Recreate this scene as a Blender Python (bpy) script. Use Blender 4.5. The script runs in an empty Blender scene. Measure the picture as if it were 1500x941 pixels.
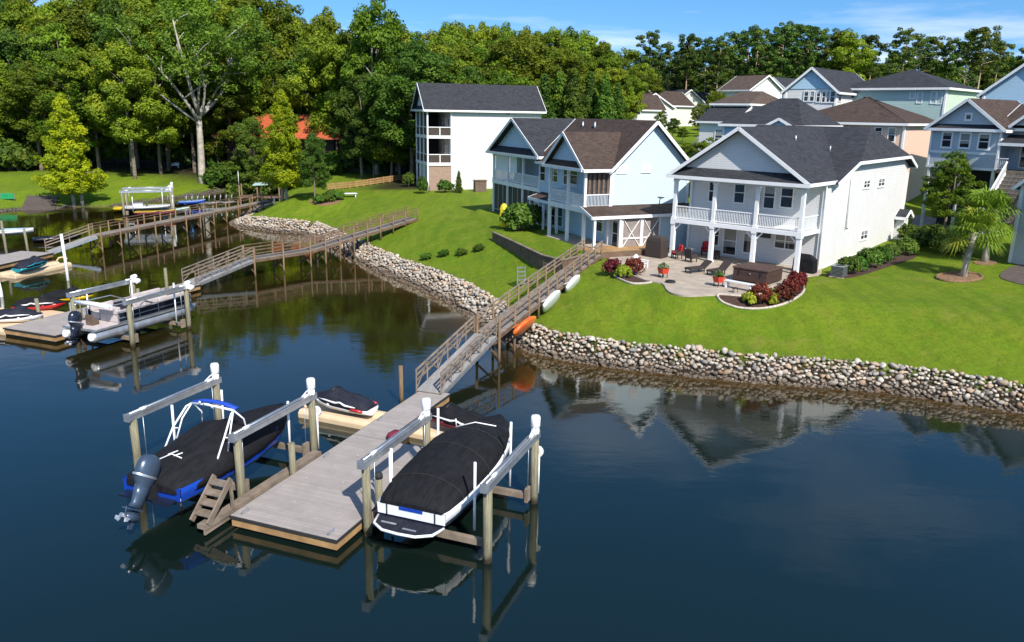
import bpy, math, random
import numpy as np
from mathutils import Vector, Matrix
R = math.radians
SC = bpy.context.scene
COL = SC.collection
rnd = random.Random(7)

# ------------------------------------------------------------------ camera
FPX, PITCH, ROLL, CAMZ = 1180.0, R(14.5), R(1.0), 14.2
_f = Vector((0, math.cos(PITCH), -math.sin(PITCH)))
_u = Vector((0, math.sin(PITCH), math.cos(PITCH)))
_x = Vector((1, 0, 0))
CR = _x * math.cos(ROLL) + _u * math.sin(ROLL)
CU = -_x * math.sin(ROLL) + _u * math.cos(ROLL)
CAM = Vector((0, 0, CAMZ))
cd = bpy.data.cameras.new('camera'); co = bpy.data.objects.new('camera', cd); COL.objects.link(co)
cd.sensor_width = 36; cd.lens = FPX / 1500 * 36; cd.clip_start = 0.5; cd.clip_end = 6000
co.matrix_world = Matrix(((CR.x, CU.x, -_f.x, 0), (CR.y, CU.y, -_f.y, 0), (CR.z, CU.z, -_f.z, CAMZ), (0, 0, 0, 1)))
SC.camera = co

def ray(px, py): return _f * FPX + CR * (px - 750) - CU * (py - 470.5)
def at(px, py, z=0.0):
    d = ray(px, py); return CAM + d * ((z - CAMZ) / d.z)
def atY(px, py, Y):
    d = ray(px, py); return CAM + d * (Y / d.y)
def proj(p):
    v = Vector(p) - CAM; w = v.dot(_f)
    return 750 + FPX * v.dot(CR) / w, 470.5 - FPX * v.dot(CU) / w

# ------------------------------------------------------------------ mesh builder
class MB:
    def __init__(s): s.v = []; s.f = []; s.m = []; s.s = []
    def add(s, vs, fs, m=0, smooth=False, M=None):
        o = len(s.v)
        s.v += [tuple(M @ Vector(p)) if M is not None else tuple(p) for p in vs]
        for f in fs:
            s.f.append(tuple(i + o for i in f)); s.m.append(m); s.s.append(smooth)
        return s
    def box(s, x0, x1, y0, y1, z0, z1, m=0, M=None):
        vs = [(x, y, z) for z in (z0, z1) for y in (y0, y1) for x in (x0, x1)]
        return s.add(vs, [(0, 2, 3, 1), (4, 5, 7, 6), (0, 1, 5, 4), (2, 6, 7, 3), (0, 4, 6, 2), (1, 3, 7, 5)], m, False, M)
    def bar(s, p, q, w, h, m=0, up=(0, 0, 1)):
        p = Vector(p); q = Vector(q); d = q - p; L = d.length
        if L < 1e-6: return s
        d /= L; up = Vector(up)
        if abs(d.dot(up)) > .98: up = Vector((1, 0, 0)) if abs(d.x) < .9 else Vector((0, 1, 0))
        sd = d.cross(up).normalized(); u2 = sd.cross(d)
        M = Matrix(((sd.x, d.x, u2.x, p.x), (sd.y, d.y, u2.y, p.y), (sd.z, d.z, u2.z, p.z), (0, 0, 0, 1)))
        return s.box(-w / 2, w / 2, 0, L, -h / 2, h / 2, m, M)
    def tube(s, pts, r, n=8, m=0, smooth=True, cap=True):
        pts = [Vector(p) for p in pts]; k = len(pts)
        rs = [r] * k if not isinstance(r, (list, tuple)) else list(r)
        rings = []; prev = None
        for i, p in enumerate(pts):
            d = (pts[min(i + 1, k - 1)] - pts[max(i - 1, 0)])
            d = d.normalized() if d.length > 1e-9 else Vector((0, 0, 1))
            if prev is None:
                a = Vector((0, 0, 1)) if abs(d.z) < .9 else Vector((1, 0, 0))
                prev = (a - d * a.dot(d)).normalized()
            else:
                prev = (prev - d * prev.dot(d)).normalized()
            b = d.cross(prev)
            rings.append([p + (prev * math.cos(2 * math.pi * j / n) + b * math.sin(2 * math.pi * j / n)) * rs[i] for j in range(n)])
        return s.loft(rings, m, smooth, cap)
    def loft(s, rings, m=0, smooth=True, cap=True, closed=True):
        n = len(rings[0]); vs = [p for r in rings for p in r]; fs = []
        for i in range(len(rings) - 1):
            for j in range(n if closed else n - 1):
                a = i * n + j; b = i * n + (j + 1) % n
                fs.append((a, b, b + n, a + n))
        s.add(vs, fs, m, smooth)
        if cap and closed:
            o = len(s.v) - len(vs)
            s.f.append(tuple(o + j for j in reversed(range(n)))); s.m.append(m); s.s.append(False)
            s.f.append(tuple(o + (len(rings) - 1) * n + j for j in range(n))); s.m.append(m); s.s.append(False)
        return s
    def lathe(s, prof, c=(0, 0, 0), n=12, m=0, smooth=True):
        rings = [[(c[0] + r * math.cos(2 * math.pi * j / n), c[1] + r * math.sin(2 * math.pi * j / n), c[2] + z) for j in range(n)] for r, z in prof]
        return s.loft(rings, m, smooth, True)
    def prism(s, poly, z0, z1, m=0):
        n = len(poly)
        a = [(p[0], p[1], z0) for p in poly] + [(p[0], p[1], z1) for p in poly]
        return s.add(a, [tuple(reversed(range(n))), tuple(range(n, 2 * n))] + [(i, (i + 1) % n, (i + 1) % n + n, i + n) for i in range(n)], m)
    def ext(s, poly, vec, m=0):          # a 3D polygon pushed along vec
        n = len(poly); vec = Vector(vec)
        a = [Vector(p) for p in poly]; a = a + [p + vec for p in a]
        return s.add(a, [tuple(reversed(range(n))), tuple(range(n, 2 * n))] + [(i, (i + 1) % n, (i + 1) % n + n, i + n) for i in range(n)], m)
    def poly(s, pts, m=0): return s.add(pts, [tuple(range(len(pts)))], m)
    def blob(s, c, r, n=10, k=6, amp=.15, seed=0, m=0, cut=None):
        rg = random.Random(seed); rings = []
        rx, ry, rz = r if isinstance(r, (tuple, list)) else (r, r, r)
        ph = [rg.uniform(0, 6.3) for _ in range(6)]
        for i in range(k + 1):
            t = math.pi * (i + .02) / (k + .04); ring = []
            for j in range(n):
                a = 2 * math.pi * j / n
                w = 1 + amp * (math.sin(2 * a + ph[0] + t * 2) + math.sin(3 * a + ph[1] - t * 3) * .7 + math.sin(5 * a + ph[2] + 4 * t) * .5) * .6
                z = -math.cos(t) * rz * w
                if cut is not None: z = max(z, cut)
                ring.append((c[0] + rx * math.sin(t) * math.cos(a) * w, c[1] + ry * math.sin(t) * math.sin(a) * w, c[2] + z))
            rings.append(ring)
        return s.loft(rings, m, True, True)
    def build(s, name, mats, parent=None, origin=None, bevel=0):
        me = bpy.data.meshes.new(name)
        vs = s.v
        if origin is not None:
            ox, oy, oz = origin; vs = [(x - ox, y - oy, z - oz) for x, y, z in vs]
        me.from_pydata(vs, [], s.f); me.update()
        if not isinstance(mats, (list, tuple)): mats = [mats]
        for q in mats: me.materials.append(q)
        me.polygons.foreach_set('material_index', s.m); me.polygons.foreach_set('use_smooth', s.s)
        o = bpy.data.objects.new(name, me); COL.objects.link(o)
        if parent is not None: o.parent = parent
        if parent is None and origin is not None: o.location = origin
        if bevel:
            b = o.modifiers.new('bevel', 'BEVEL'); b.width = bevel; b.segments = 2; b.limit_method = 'ANGLE'; b.angle_limit = R(40)
        return o

def tag(o, label=None, cat=None, group=None, kind=None):
    if label: o['label'] = label
    if cat: o['category'] = cat
    if group: o['group'] = group
    if kind: o['kind'] = kind
    return o
def thing(name, label, cat, loc=(0, 0, 0), rz=0, group=None):
    o = bpy.data.objects.new(name, None); COL.objects.link(o)
    o.empty_display_size = .3; o.location = loc; o.rotation_euler = (0, 0, rz)
    return tag(o, label, cat, group)
def copy_tree(o, parent=None):
    c = o.copy(); COL.objects.link(c); c.parent = parent
    for ch in [q for q in KIDS.get(o.name, [])] or list(o.children): copy_tree(ch, c)
    return c
KIDS = {}
def dup(root, loc, rz=None, label=None, scale=None):
    c = copy_tree(root); c.location = loc
    if rz is not None: c.rotation_euler = (0, 0, rz)
    if label: c['label'] = label
    if scale is not None: c.scale = scale if isinstance(scale, (tuple, list)) else (scale,) * 3
    return c

# ------------------------------------------------------------------ materials
class N:
    def __init__(s, name):
        s.mat = bpy.data.materials.new(name); s.mat.use_nodes = True; s.t = s.mat.node_tree
        s.b = s.t.nodes['Principled BSDF']; s.out = s.t.nodes['Material Output']
    def n(s, ty, **k):
        q = s.t.nodes.new(ty)
        for a, v in k.items():
            if a in q.inputs.keys(): q.inputs[a].default_value = v
            else: setattr(q, a, v)
        return q
    def l(s, a, b): s.t.links.new(a, b)
    def coord(s, kind='Object', scale=(1, 1, 1), rot=(0, 0, 0)):
        tc = s.n('ShaderNodeTexCoord'); mp = s.n('ShaderNodeMapping'); mp.inputs['Scale'].default_value = scale; mp.inputs['Rotation'].default_value = rot
        s.l(tc.outputs[kind], mp.inputs['Vector']); return mp.outputs['Vector']
    def geo(s, scale=(1, 1, 1)):
        g = s.n('ShaderNodeNewGeometry'); mp = s.n('ShaderNodeMapping'); mp.inputs['Scale'].default_value = scale
        s.l(g.outputs['Position'], mp.inputs['Vector']); return mp.outputs['Vector']
    def noise(s, vec, scale=5, detail=4, rough=.55):
        q = s.n('ShaderNodeTexNoise'); q.inputs['Scale'].default_value = scale; q.inputs['Detail'].default_value = detail; q.inputs['Roughness'].default_value = rough
        if vec is not None: s.l(vec, q.inputs['Vector'])
        return q.outputs['Fac']
    def ramp(s, fac, stops):
        q = s.n('ShaderNodeValToRGB'); e = q.color_ramp.elements
        while len(e) < len(stops): e.new(.5)
        for i, (p, c) in enumerate(stops):
            e[i].position = p; e[i].color = (c if len(c) == 4 else tuple(c) + (1,)) if isinstance(c, (tuple, list)) else (c, c, c, 1)
        s.l(fac, q.inputs['Fac']); return q.outputs['Color']
    def mix(s, fac, a, b, blend='MIX'):
        q = s.n('ShaderNodeMix'); q.data_type = 'RGBA'; q.blend_type = blend
        for i, v in ((0, fac), (6, a), (7, b)):
            if hasattr(v, 'is_output'): s.l(v, q.inputs[i])
            elif i == 0: q.inputs[0].default_value = v
            else: q.inputs[i].default_value = tuple(v) + (1,) if len(v) == 3 else v
        return q.outputs[2]
    def math(s, op, a, b=0.0):
        q = s.n('ShaderNodeMath'); q.operation = op
        for i, v in ((0, a), (1, b)):
            if hasattr(v, 'is_output'): s.l(v, q.inputs[i])
            else: q.inputs[i].default_value = v
        return q.outputs[0]
    def bump(s, h, strength=.3, dist=.02):
        q = s.n('ShaderNodeBump'); q.inputs['Strength'].default_value = strength; q.inputs['Distance'].default_value = dist
        s.l(h, q.inputs['Height']); s.l(q.outputs['Normal'], s.b.inputs['Normal']); return q
    def col(s, c):
        if hasattr(c, 'is_output'): s.l(c, s.b.inputs['Base Color'])
        else: s.b.inputs['Base Color'].default_value = tuple(c) + (1,)
    def set(s, rough=.5, metal=0, spec=None):
        s.b.inputs['Roughness'].default_value = rough; s.b.inputs['Metallic'].default_value = metal
        if spec is not None: s.b.inputs['Specular IOR Level'].default_value = spec
        return s.mat

def sc_(c, k): return tuple(min(1, x * k) for x in c)
def m_plain(name, c, rough=.5, metal=0, var=.12, scale=3, bump=0, bscale=20, spec=None):
    n = N(name); v = n.coord('Object')
    f = n.noise(v, scale, 5)
    n.col(n.mix(n.ramp(f, [(.3, 0), (.7, 1)]), sc_(c, 1 - var), sc_(c, 1 + var)))
    if bump: n.bump(n.noise(v, bscale, 3), bump, .02)
    return n.set(rough, metal, spec)
def m_siding(name, c, pitch=.17, dirt=.06):
    n = N(name); v = n.coord('Object')
    sx = n.n('ShaderNodeSeparateXYZ'); n.l(v, sx.inputs[0])
    fr = n.math('FRACT', n.math('MULTIPLY', sx.outputs[2], 1 / pitch))
    edge = n.math('GREATER_THAN', fr, .9)
    base = n.mix(n.noise(v, .9, 5), sc_(c, 1 - dirt), sc_(c, 1 + dirt))
    st = n.noise(n.coord('Object', (3, 3, .25)), 1.5, 4)
    base = n.mix(n.ramp(st, [(.52, 0), (.75, .22)]), base, sc_(c, .72))
    n.col(n.mix(n.math('MULTIPLY', edge, .62), base, sc_(c, .45)))
    n.bump(n.math('SUBTRACT', 1.0, fr), .5, .02)
    return n.set(.55)
def m_shingle(name, c, c2=None):
    n = N(name); v = n.coord('Object')
    c2 = c2 or sc_(c, 1.5)
    b = n.n('ShaderNodeTexBrick'); b.inputs['Scale'].default_value = 1; b.inputs['Brick Width'].default_value = .32; b.inputs['Row Height'].default_value = .14
    b.inputs['Mortar Size'].default_value = .008; b.inputs['Color1'].default_value = tuple(sc_(c, .72)) + (1,); b.inputs['Color2'].default_value = tuple(c2) + (1,); b.inputs['Mortar'].default_value = tuple(sc_(c, .45)) + (1,)
    b.inputs['Bias'].default_value = -.1
    sx = n.n('ShaderNodeSeparateXYZ'); n.l(v, sx.inputs[0]); cx = n.n('ShaderNodeCombineXYZ')
    n.l(n.math('ADD', sx.outputs[0], sx.outputs[1]), cx.inputs[0]); n.l(n.math('MULTIPLY', sx.outputs[2], 1.7), cx.inputs[1]); n.l(cx.outputs[0], b.inputs['Vector'])
    col = n.mix(n.ramp(n.noise(v, 1.1, 6, .7), [(.35, 0), (.7, .5)]), b.outputs['Color'], sc_(c, 1.6))
    col = n.mix(n.ramp(n.noise(v, 9, 3), [(.4, 0), (.6, .35)]), col, sc_(c, .6))
    n.col(col); n.bump(n.noise(v, 30, 3), .5, .02)
    return n.set(.9, 0, .25)
def m_wood(name, c, axis='x', board=.14, dark=.35, rough=.8, var=.25):
    """weathered timber with board joints across the given object axis"""
    n = N(name); v = n.coord('Object')
    sx = n.n('ShaderNodeSeparateXYZ'); n.l(v, sx.inputs[0]); a = sx.outputs['xyz'.index(axis)]
    k = n.math('MULTIPLY', a, 1 / board); fr = n.math('FRACT', k); fl = n.math('FLOOR', k)
    wn = n.n('ShaderNodeTexWhiteNoise'); wn.noise_dimensions = '1D'; n.l(fl, wn.inputs['W'])
    col = n.mix(wn.outputs['Value'], sc_(c, 1 - var), sc_(c, 1 + var))
    col = n.mix(n.ramp(n.noise(v, 1.2, 6, .65), [(.42, 0), (.72, .55)]), col, sc_(c, .62))
    col = n.mix(n.ramp(n.noise(n.coord('Object', (1, 14, 14) if axis != 'x' else (14, 1, 14)), 2, 4), [(.45, 0), (.7, .3)]), col, sc_(c, .7))
    vo = n.n('ShaderNodeTexVoronoi'); vo.inputs['Scale'].default_value = 2.1; n.l(v, vo.inputs['Vector']); col = n.mix(n.ramp(vo.outputs['Distance'], [(.045, .75), (.075, 0)]), col, sc_(c, 1.9))
    gap = n.math('GREATER_THAN', fr, .93)
    n.col(n.mix(n.math('MULTIPLY', gap, 1 - dark), col, sc_(c, .15)))
    n.bump(n.math('SUBTRACT', 1.0, gap), .4, .01)
    return n.set(rough)
def m_pile(name, c, wet=True):
    """round timber pile: vertical grain, algae-dark band above the water"""
    n = N(name)
    g = n.n('ShaderNodeNewGeometry'); sx = n.n('ShaderNodeSeparateXYZ'); n.l(g.outputs['Position'], sx.inputs[0])
    v = n.coord('Object', (9, 9, .7))
    col = n.mix(n.ramp(n.noise(v, 2, 5, .65), [(.3, 0), (.7, 1)]), sc_(c, .5), sc_(c, 1.3))
    z = n.math('ADD', sx.outputs[2], n.math('MULTIPLY', n.noise(n.coord('Object'), 4, 3), .35))
    if wet:
        col = n.mix(n.ramp(z, [(.28, 1), (.5, 0)]), col, (.045, .03, .015))
    n.col(col); n.bump(n.noise(v, 4, 3), .5, .02)
    return n.set(.85)

W = {}
W['trim'] = m_plain('white_trim_paint', (.78, .78, .77), .45, var=.05, scale=2)
W['pvc'] = m_plain('white_pvc', (.8, .8, .8), .35, var=.04)
W['side_white'] = m_siding('white_lap_siding', (.655, .65, .635))
W['side_grey'] = m_siding('pale_grey_lap_siding', (.6, .63, .64))
W['side_blue'] = m_siding('pale_blue_lap_siding', (.50, .625, .69))
W['side_sky'] = m_siding('sky_blue_lap_siding', (.40, .57, .70))
W['side_peach'] = m_siding('peach_lap_siding', (.74, .50, .38))
W['side_green'] = m_siding('sage_green_lap_siding', (.50, .60, .47))
W['side_mint'] = m_siding('mint_lap_siding', (.40, .55, .51))
W['side_slate'] = m_siding('slate_grey_lap_siding', (.44, .485, .535))
W['side_cream'] = m_siding('cream_lap_siding', (.74, .70, .60))
W['white_wall'] = m_siding('bright_white_siding', (.64, .635, .615), .2, .06)
W['sh_black'] = m_shingle('charcoal_shingles', (.033, .034, .039), (.054, .056, .064))
W['sh_brown'] = m_shingle('brown_shingles', (.062, .042, .034), (.095, .068, .054))
W['sh_tan'] = m_shingle('tan_brown_shingles', (.085, .06, .048), (.13, .095, .076))
W['brick'] = None
W['deck'] = m_wood('grey_composite_decking', (.34, .295, .265), 'y', .14, .45, .75, .1)
W['deck_x'] = m_wood('grey_weathered_boards', (.23, .195, .165), 'y', .14, .3, .85, .25)
W['timber'] = m_plain('weathered_grey_timber', (.20, .155, .115), .85, var=.35, scale=2.2, bump=.4, bscale=14)
W['timber_brown'] = m_plain('brown_stained_timber', (.135, .085, .052), .8, var=.4, scale=2, bump=.4, bscale=14)
W['timber_new'] = m_plain('tan_pressure_treated_timber', (.34, .2, .085), .75, var=.3, scale=1.6, bump=.3, bscale=14)
W['pile'] = m_pile('weathered_pile_wood', (.215, .195, .125))
W['pile_brown'] = m_pile('brown_pile_wood', (.20, .125, .066))
W['alu'] = m_plain('galvanised_aluminium', (.52, .54, .56), .38, .75, .18, 3)
W['alu_white'] = m_plain('white_powder_coat', (.78, .79, .8), .3, 0, .05)
W['black'] = m_plain('black_plastic', (.018, .018, .02), .45)
W['rubber'] = m_plain('black_rubber', (.02, .02, .02), .8)
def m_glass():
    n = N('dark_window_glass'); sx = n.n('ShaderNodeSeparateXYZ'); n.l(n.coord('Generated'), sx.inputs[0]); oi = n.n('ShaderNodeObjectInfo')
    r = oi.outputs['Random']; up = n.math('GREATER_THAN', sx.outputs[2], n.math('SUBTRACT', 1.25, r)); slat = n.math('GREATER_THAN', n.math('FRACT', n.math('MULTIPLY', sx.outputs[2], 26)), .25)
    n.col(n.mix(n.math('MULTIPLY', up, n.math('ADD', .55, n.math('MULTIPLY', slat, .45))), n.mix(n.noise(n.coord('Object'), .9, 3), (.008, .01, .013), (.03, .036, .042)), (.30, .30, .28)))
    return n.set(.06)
W['glass'] = m_glass()
W['glass_teal'] = m_plain('teal_tinted_glass', (.05, .12, .13), .08)
W['screen'] = m_plain('dark_insect_screen', (.03, .03, .032), .6, 0, .3, 1.5)
W['mesh_door'] = m_plain('pale_brown_mesh', (.23, .195, .18), .8, var=.2)
W['shade_black'] = m_plain('painted_shade_black', (.02, .02, .024), .9)  # near-black paint standing in for shade in the carport and balcony
W['concrete'] = m_plain('patio_concrete', (.37, .305, .24), .85, var=.2, scale=1.3, bump=.2, bscale=25)
W['asphalt'] = m_plain('grey_asphalt', (.17, .17, .18), .9, var=.15, scale=1)
W['kerb'] = m_plain('pale_kerb_concrete', (.45, .44, .42), .9, var=.1)
W['mulch'] = m_plain('dark_red_mulch', (.055, .026, .017), .95, var=.6, scale=9, bump=1, bscale=30)
W['straw'] = m_plain('tan_pine_straw', (.2, .115, .06), .95, var=.5, scale=8, bump=1, bscale=25)
W['stone_edge'] = m_plain('pale_edging_stone', (.42, .37, .30), .85, var=.3, scale=6)
W['red_cloth'] = m_plain('red_fabric', (.5, .02, .025), .8, var=.2)
W['maroon'] = m_plain('maroon_fabric', (.16, .012, .035), .7, var=.3)
W['wicker'] = m_plain('dark_brown_wicker', (.035, .024, .02), .8, var=.4, scale=30, bump=.6, bscale=60)
W['hot_tub'] = m_wood('dark_brown_spa_panel', (.062, .032, .024), 'z', .11, .5, .6, .1)
W['tub_cover'] = m_plain('brown_vinyl_cover', (.075, .04, .03), .6, var=.15, bump=.1, bscale=4)
W['yellow'] = m_plain('bright_yellow_cloth', (.72, .56, .02), .7, var=.12, scale=5)
W['yellow_plastic'] = m_plain('yellow_plastic', (.72, .47, .01), .4, var=.1)
W['orange'] = None
W['teal_plastic'] = m_plain('teal_plastic', (.0, .2, .15), .35, var=.2)
W['green_net'] = m_plain('green_netting', (.01, .25, .09), .7, var=.3)
W['tarp'] = m_plain('brown_grey_ramp_mat', (.085, .065, .055), .9, var=.3, scale=3)
W['red_roof'] = m_plain('orange_red_metal_roof', (.42, .09, .035), .6, var=.15, scale=2)
W['dark_house'] = m_plain('dark_brown_wall', (.05, .035, .028), .8, var=.3)
W['brown_wall'] = m_plain('brown_boards', (.13, .085, .06), .8, var=.3)
W['float_tan'] = m_plain('tan_plastic_float', (.62, .47, .30), .55, var=.1, scale=1.5)
W['terracotta'] = m_plain('red_glazed_planter', (.5, .045, .02), .45, var=.1)
W['teal_door'] = m_plain('turquoise_door_paint', (.06, .45, .45), .4, var=.08)

def m_brick():
    n = N('red_brown_brick'); b = n.n('ShaderNodeTexBrick')
    v = n.coord('Object'); sx = n.n('ShaderNodeSeparateXYZ'); n.l(v, sx.inputs[0]); cx = n.n('ShaderNodeCombineXYZ')
    n.l(n.math('ADD', sx.outputs[0], sx.outputs[1]), cx.inputs[0]); n.l(sx.outputs[2], cx.inputs[1]); n.l(cx.outputs[0], b.inputs['Vector'])
    b.inputs['Scale'].default_value = 1; b.inputs['Brick Width'].default_value = .24; b.inputs['Row Height'].default_value = .085; b.inputs['Mortar Size'].default_value = .01
    b.inputs['Color1'].default_value = (.23, .13, .085, 1); b.inputs['Color2'].default_value = (.34, .2, .12, 1); b.inputs['Mortar'].default_value = (.36, .32, .28, 1)
    n.col(b.outputs['Color']); return n.set(.85)
W['brick'] = m_brick()
def m_orange():
    n = N('orange_plastic'); v = n.coord('Object')
    n.col(n.mix(n.ramp(n.noise(v, 1.2, 2), [(.35, 0), (.65, 1)]), (.72, .09, .02), (.8, .28, .03))); return n.set(.4)
W['orange'] = m_orange()

# ------------------------------------------------------------------ terrain
SH_PX = [(1500, 605), (1400, 590), (1300, 575), (1180, 565), (1100, 560), (1000, 549), (913, 540), (833, 528), (780, 517), (752, 503), (722, 482), (687, 462), (660, 443), (613, 420), (560, 400), (523, 382), (490, 364), (445, 343), (400, 340), (345, 332), (340, 327), (362, 312), (398, 291), (405, 280), (385, 273), (340, 279), (280, 289), (215, 298), (160, 304), (112, 304), (80, 307), (32, 309), (0, 312)]
LAND = [(300, -60), (125, 4), (65, 22), (37, 33)] + [tuple(at(x, y, 0).xy) for x, y in SH_PX] + [(-80, 97), (-110, 104), (-160, 108), (-300, 112), (-1200, 150), (-3000, 4500), (3000, 4500), (3000, -60)]
PLAT = [tuple(at(x, y, 3.65).xy) for x, y in ((727, 343), (760, 358), (800, 377), (822, 384), (850, 376), (868, 366), (884, 362))] + [(12.0, 66.0), (16, 72), (12, 95), (0, 96), (-4.5, 90.5)]
PATIO_PX = [(884, 368), (896, 386), (934, 408), (961, 413.6), (972, 415), (976, 425), (987, 431), (1008, 434), (1051, 431), (1089, 434), (1155, 415), (1168, 407), (1203, 402)]
def chaikin(P, k=2, closed=True):
    for _ in range(k):
        Q = [] if closed else [P[0]]
        for a, b in zip(P, (P[1:] + P[:1]) if closed else P[1:]):
            Q += [(a[0] * .75 + b[0] * .25, a[1] * .75 + b[1] * .25), (a[0] * .25 + b[0] * .75, a[1] * .25 + b[1] * .75)]
        P = Q if closed else Q + [P[-1]]
    return P
PATIO = [tuple(at(x, y, 3.26).xy) for x, y in chaikin(PATIO_PX, 2, False)] + [(24.5, 63), (17, 71.5), (10.6, 67.6), (9.6, 65.6)]
def sdist(P, poly):
    """signed distance (positive inside) of the points P to a polygon"""
    P = np.asarray(P, float); A = np.asarray(poly); B = np.roll(A, -1, 0)
    best = np.full(len(P), 1e18); ins = np.zeros(len(P), bool)
    for a, b in zip(A, B):
        ab = b - a; t = np.clip(((P - a) @ ab) / max(ab @ ab, 1e-12), 0, 1)
        d = ((P - a - t[:, None] * ab) ** 2).sum(1); best = np.minimum(best, d)
        c = (a[1] > P[:, 1]) != (b[1] > P[:, 1])
        if c.any():
            xi = a[0] + (P[:, 1] - a[1]) / (b[1] - a[1] + 1e-18) * (b[0] - a[0])
            ins ^= c & (P[:, 0] < xi)
    return np.where(ins, 1, -1) * np.sqrt(best)
def ss(a, b, x):
    t = np.clip((x - a) / (b - a), 0, 1); return t * t * (3 - 2 * t)
def bank_w(x): return 1.15 + .6 * ss(3, -4, x)
def height(P):
    P = np.asarray(P, float); d = sdist(P, LAND); x = P[:, 0]; y = P[:, 1]
    far = ss(92, 108, y) * ss(-30, -36, x)                 # the far bank has a low soft edge
    bank = 1.25 - .95 * far; bw = bank_w(x)
    h = np.where(d < 0, np.maximum(d * .45, -2.5), bank * ss(-.15, 1, d / bw))
    h = h + (1.95 - .3 * far) * ss(.8, 9.5 + 3 * far, d) + np.clip((d - 12) * .03, 0, 1.0)
    h = h + ss(0, 4, d) * (6.0 * ss(78, 125, y) * ss(-2, 24, x) + 2.0 * ss(120, 190, y)) + ss(5, 15, d) * .12 * np.sin(x * .35 + 1) * np.sin(y * .22)
    h = h + (3.18 - h) * ss(-2.0, .1, sdist(P, PATIO))
    pd = sdist(P, PLAT)
    h = h + (3.65 - h) * ss(-.25, .25, pd)
    return h
def hz(x, y): return float(height([(x, y)])[0])
def G(px, py):
    """the point of the ground seen at a place in the photograph"""
    z = 1.5
    for _ in range(24):
        p = at(px, py, z); z = .5 * z + .5 * hz(p.x, p.y)
    p = at(px, py, z); return Vector((p.x, p.y, hz(p.x, p.y)))

def axis_(lo, hi, step, far_lo, far_hi, gr=1.25):
    a = list(np.arange(lo, hi + 1e-6, step)); s = step
    while a[-1] < far_hi: s *= gr; a.append(a[-1] + s)
    s = step
    while a[0] > far_lo: s *= gr; a.insert(0, a[0] - s)
    return np.array(a)
def grid_mesh(name, xs, ys, zf):
    X, Y = np.meshgrid(xs, ys); P = np.stack([X.ravel(), Y.ravel()], 1); z = zf(P)
    nx, ny = len(xs), len(ys); V = np.concatenate([P, z[:, None]], 1)
    i = (np.arange(ny - 1)[:, None] * nx + np.arange(nx - 1)[None]).ravel()
    F = np.stack([i, i + 1, i + nx + 1, i + nx], 1)
    me = bpy.data.meshes.new(name); me.from_pydata(V.tolist(), [], F.tolist()); me.update()
    me.polygons.foreach_set('use_smooth', [True] * len(me.polygons))
    o = bpy.data.objects.new(name, me); COL.objects.link(o)
    return o, P, z
def vattr(me, name, val):
    a = me.attributes.new(name, 'FLOAT', 'POINT'); a.data.foreach_set('value', np.asarray(val, np.float32))

gx = axis_(-70, 46, .55, -3000, 3000); gy = axis_(30, 106, .5, -200, 4500)
ground, GP, GZ = grid_mesh('ground', gx, gy, height)
d = sdist(GP, LAND)
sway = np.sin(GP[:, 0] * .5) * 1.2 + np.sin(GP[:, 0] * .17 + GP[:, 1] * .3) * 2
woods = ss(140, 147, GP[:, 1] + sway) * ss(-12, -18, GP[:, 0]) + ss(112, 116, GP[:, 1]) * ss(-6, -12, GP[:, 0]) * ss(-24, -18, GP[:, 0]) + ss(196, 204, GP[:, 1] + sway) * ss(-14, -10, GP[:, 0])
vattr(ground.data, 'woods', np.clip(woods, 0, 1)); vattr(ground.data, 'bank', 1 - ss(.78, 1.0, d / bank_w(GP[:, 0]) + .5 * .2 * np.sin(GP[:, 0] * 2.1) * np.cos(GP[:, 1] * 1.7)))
def m_ground():
    n = N('lawn_grass'); v = n.geo()
    def A(k): q = n.n('ShaderNodeAttribute'); q.attribute_name = k; return q.outputs['Fac']
    big = n.noise(v, .11, 5, .6); mid = n.noise(v, .9, 5, .6); fine = n.noise(n.geo((1, .45, 1)), 7, 5, .7)
    c = n.mix(n.ramp(big, [(.36, 0), (.64, 1)]), (.122, .222, .008), (.195, .275, .013))
    c = n.mix(n.ramp(mid, [(.4, 0), (.66, .7)]), c, (.22, .25, .018))
    c = n.mix(n.ramp(fine, [(.30, .55), (.55, 0)]), c, (.06, .12, .005))
    st = n.noise(n.geo((.9, .12, 1)), 1.3, 2)
    c = n.mix(n.ramp(st, [(.45, 0), (.6, .28)]), c, (.06, .115, .005))
    c = n.mix(n.ramp(n.noise(v, .35, 4, .75), [(.56, 0), (.72, .55)]), c, (.27, .24, .05))
    c = n.mix(n.ramp(n.noise(v, 2.6, 4, .7), [(.55, 0), (.75, .5)]), c, (.05, .10, .006))
    c = n.mix(n.ramp(n.noise(v, 22, 3, .7), [(.35, .4), (.6, 0)]), c, (.07, .12, .005))
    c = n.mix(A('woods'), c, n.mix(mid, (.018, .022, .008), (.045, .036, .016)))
    vo = n.n('ShaderNodeTexVoronoi'); vo.inputs['Scale'].default_value = 5.5; n.l(n.geo(), vo.inputs['Vector']); sv = n.n('ShaderNodeSeparateXYZ'); n.l(vo.outputs['Color'], sv.inputs[0])
    bankc = n.ramp(sv.outputs[0], [(0, (.10, .08, .06)), (.3, (.30, .27, .22)), (.6, (.22, .16, .11)), (.85, (.42, .38, .32)), (1, (.16, .15, .14))])
    bankc = n.mix(n.ramp(vo.outputs['Distance'], [(.25, 0), (.55, 1)]), bankc, (.03, .022, .015))
    c = n.mix(A('bank'), c, bankc)
    n.col(c); n.bump(n.math('ADD', n.noise(v, 14, 5, .75), n.math('MULTIPLY', n.noise(v, 1.2, 4), 2)), 1.0, .1)
    return n.set(.9, 0, .15)
ground.data.materials.append(m_ground()); tag(ground, kind='structure')

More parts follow.
